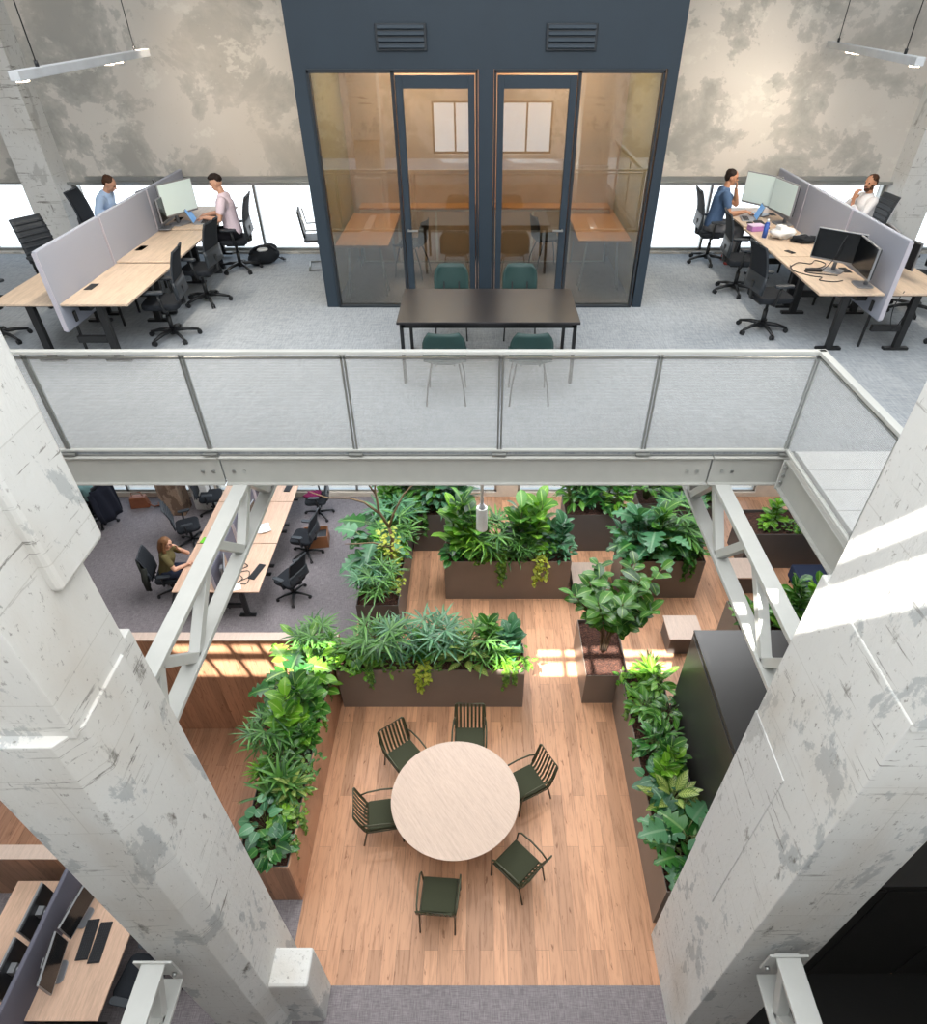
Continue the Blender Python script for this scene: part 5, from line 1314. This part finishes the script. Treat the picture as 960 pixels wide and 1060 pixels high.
    g = MB(); h = MB(); h.ball((0, .119, .114), (.024, .008, .007), 10, 6); g.add([H_ @ Vector(v) for v in h.v], h.f, 0, True); g.build('mouth', M['lip'], t)
    if glasses:
        g = MB()
        for s in (-1, 1):
            g.tube([H_ @ Vector((s*.036+.026*math.cos(2*PI*k/12), .128, .182+.02*math.sin(2*PI*k/12))) for k in range(12)], .003, 4, closed=True)
            g.tube([H_ @ Vector((s*.062, .126, .185)), H_ @ Vector((s*.08, .02, .18))], .0028, 4)
        g.tube([H_ @ Vector((-.01, .13, .185)), H_ @ Vector((.01, .13, .185))], .0028, 4)
        g.build('glasses', M['black'], t)
    return t
DN = (0, 0, -1)
type_ = lambda s, z=.80, y=.36, x=.12: ((s*.26, .1, .83), (s*x, y, z), (-s*.2, 1, -.1), DN, .45)
cot = lambda n, c: fabric(n, c, .9, .08, 120)
person('man in a pale pink T-shirt typing at the left upper bench', (-4.05, 11.55, U), 95, cot('pale_pink_cotton', (226, 208, 218)), cot('black_denim', (30, 30, 36)), 'hair', 'skin', .08, (0, 10), {-1: type_(-1, .83), 1: type_(1, .83)}, 'fade')
person('man in a light blue shirt leaning over the desk behind the left felt screen', (-6.3, 11.9, U), -90, cot('light_blue_cotton', (176, 200, 232)), cot('dark_denim', (44, 50, 66)), 'hair_b', 'skin', .42, (0, 22), {-1: type_(-1, .82, .5), 1: type_(1, .82, .5)}, 'short', sleeve=1.5)
person('man in a blue T-shirt and grey trousers resting his chin on his hand', (3.95, 12.0, U), -92, cot('steel_blue_cotton', (84, 108, 142)), cot('grey_cotton', (122, 122, 126)), 'hair', 'skin2', .16, (-8, 8),
       {1: ((.25, .14, .80), (.14, .44, .82), (0, 1, -.1), DN, .4), -1: ((-.2, .36, .86), (-.08, .265, 1.1), (.25, -.1, 1), (0, -1, .2), .8)}, 'short', shoes=plain('red_sneaker', (150, 60, 56), .6))
person('bearded man in a white shirt with his hand at his mouth behind the felt screen', (6.2, 11.55, U), 95, cot('white_cotton', (226, 224, 226)), cot('navy_denim', (40, 44, 58)), 'hair_b', 'skin2', .12, (22, 4),
       {1: ((.22, .3, .86), (.07, .24, 1.06), (-.2, -.1, 1), (0, -1, .2), .8), -1: ((-.24, .22, .82), (-.06, .3, 1.0), (.2, .0, 1), (0, -1, .3), .9)}, 'short', True, sleeve=1.5)
person('woman with long brown hair and glasses in an olive top at the lower bench', (-6.12, 9.4, 0), -80, cot('olive_cotton', (96, 88, 58)), cot('dark_blue_denim', (42, 48, 64)), 'hair_r', 'skin', .3, (-18, 2),
       {-1: ((-.24, .4, .80), (-.11, .3, 1.03), (.15, -.1, 1), (.6, -.6, 0), .6), 1: ((.25, .24, .80), (.1, .46, .79), (-.6, 1, 0), DN, .4)}, 'long', glasses=True)
person('person in a teal shirt working at the far lower left desk', (-8.62, 11.75, 0), 75, cot('teal_cotton', (122, 160, 160)), cot('black_cotton', (32, 34, 38)), 'hair', 'skin', .2, (0, 12), {-1: type_(-1, .8, .45), 1: type_(1, .8, .45)}, 'short')
dk = desk_b.put((-9.3, 12.6, 0), PI, 'oak desk at the far lower left in front of the person in the teal shirt', 'oak bench desks on the lower floor')

# ------------------------------------------------------------------ light
w = bpy.data.worlds.new('sky'); sc.world = w; w.use_nodes = True
nt = w.node_tree; bg = nt.nodes['Background']
tc = nt.nodes.new('ShaderNodeTexCoord'); sx = nt.nodes.new('ShaderNodeSeparateXYZ'); nt.links.new(tc.outputs['Generated'], sx.inputs[0])
nt.links.new(ramp(nt, sx.outputs[2], [(.0, (.92, .93, .95)), (.25, (.9, .95, 1.0)), (.8, (.7, .84, 1.0))]), bg.inputs[0])
bg.inputs[1].default_value = 2.6
def light(name, kind, loc, energy, color, rot=None, direction=None, **kw):
    l = bpy.data.lights.new(name, kind); o = bpy.data.objects.new(name, l); col.objects.link(o); o.location = loc; l.energy = energy; l.color = color
    for k, v in kw.items(): setattr(l, k, v)
    if direction is not None: o.rotation_euler = Vector(direction).to_track_quat('-Z', 'Y').to_euler()
    return o
light('sun', 'SUN', (-4, -6, 20), 30., (1, .95, .87), direction=(.35, 1, -1.34), angle=R(.3))
light('overhead_fill', 'AREA', (0, 1.9, ZT-.25), 1150, (.95, .98, 1.0), direction=(0, 0, -1), shape='RECTANGLE', size=13, size_y=7.6)  # added soft light under the closed roof, standing in for daylight
light('rear_fill', 'AREA', (0, -2.1, 10.3), 250, (.96, .98, 1.0), direction=(0, 1, -.4), shape='RECTANGLE', size=12, size_y=2.4)  # added fill for the column fronts, the wall has no window here
light('upper_floor_fill', 'AREA', (0, 8.3, ZT-.25), 200, (.93, .97, 1.0), direction=(0, 0, -1), shape='RECTANGLE', size=14, size_y=3.4)  # added fill over the upper office, the roof is solid above it
for x in (-4, 0, 4): light('lower_floor_fill', 'AREA', (x, 9.6, U-.4), 260, (.97, .98, 1.), direction=(0, 0, -1), shape='RECTANGLE', size=2.6, size_y=4.)  # added area lights without fixtures, brighten the lower office
for x in (-4.1, 4.3): light('pendant_spot', 'SPOT', (x, 9.9, 8.6), 170, (1, .84, .66), direction=(-x*.08, 2.4, -.75), spot_size=R(72), spot_blend=1., shadow_soft_size=.15)
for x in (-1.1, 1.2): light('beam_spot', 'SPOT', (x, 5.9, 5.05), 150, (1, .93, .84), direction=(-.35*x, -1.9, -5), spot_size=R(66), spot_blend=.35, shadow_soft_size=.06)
for x, y in ((-4.1, 8.67), (4.75, 10.0)): light('pendant_glow', 'AREA', (x, y, 8.4), 60, (1, .88, .72), direction=(0, 0, -1), shape='RECTANGLE', size=.1, size_y=3.3)
light('booth_fill', 'AREA', (-1., 11.2, U+3.0), 80, (1, .80, .58), direction=(0, 0, -1), shape='RECTANGLE', size=1.4, size_y=1.6)  # this pair is added warm fill for the booth rooms, no fixtures
light('booth_fill', 'AREA', (1.2, 11.2, U+3.0), 80, (1, .80, .58), direction=(0, 0, -1), shape='RECTANGLE', size=1.4, size_y=1.6)
vs_ = sc.view_settings; vs_.view_transform = 'Standard'; vs_.look = 'None'; vs_.exposure = 0; vs_.gamma = 1; vs_.use_curve_mapping = False
cy_ = sc.cycles; cy_.use_denoising = True; cy_.max_bounces = 8; cy_.diffuse_bounces = 4; cy_.transparent_max_bounces = 16; cy_.caustics_reflective = False; cy_.caustics_refractive = False; cy_.sample_clamp_indirect = 6
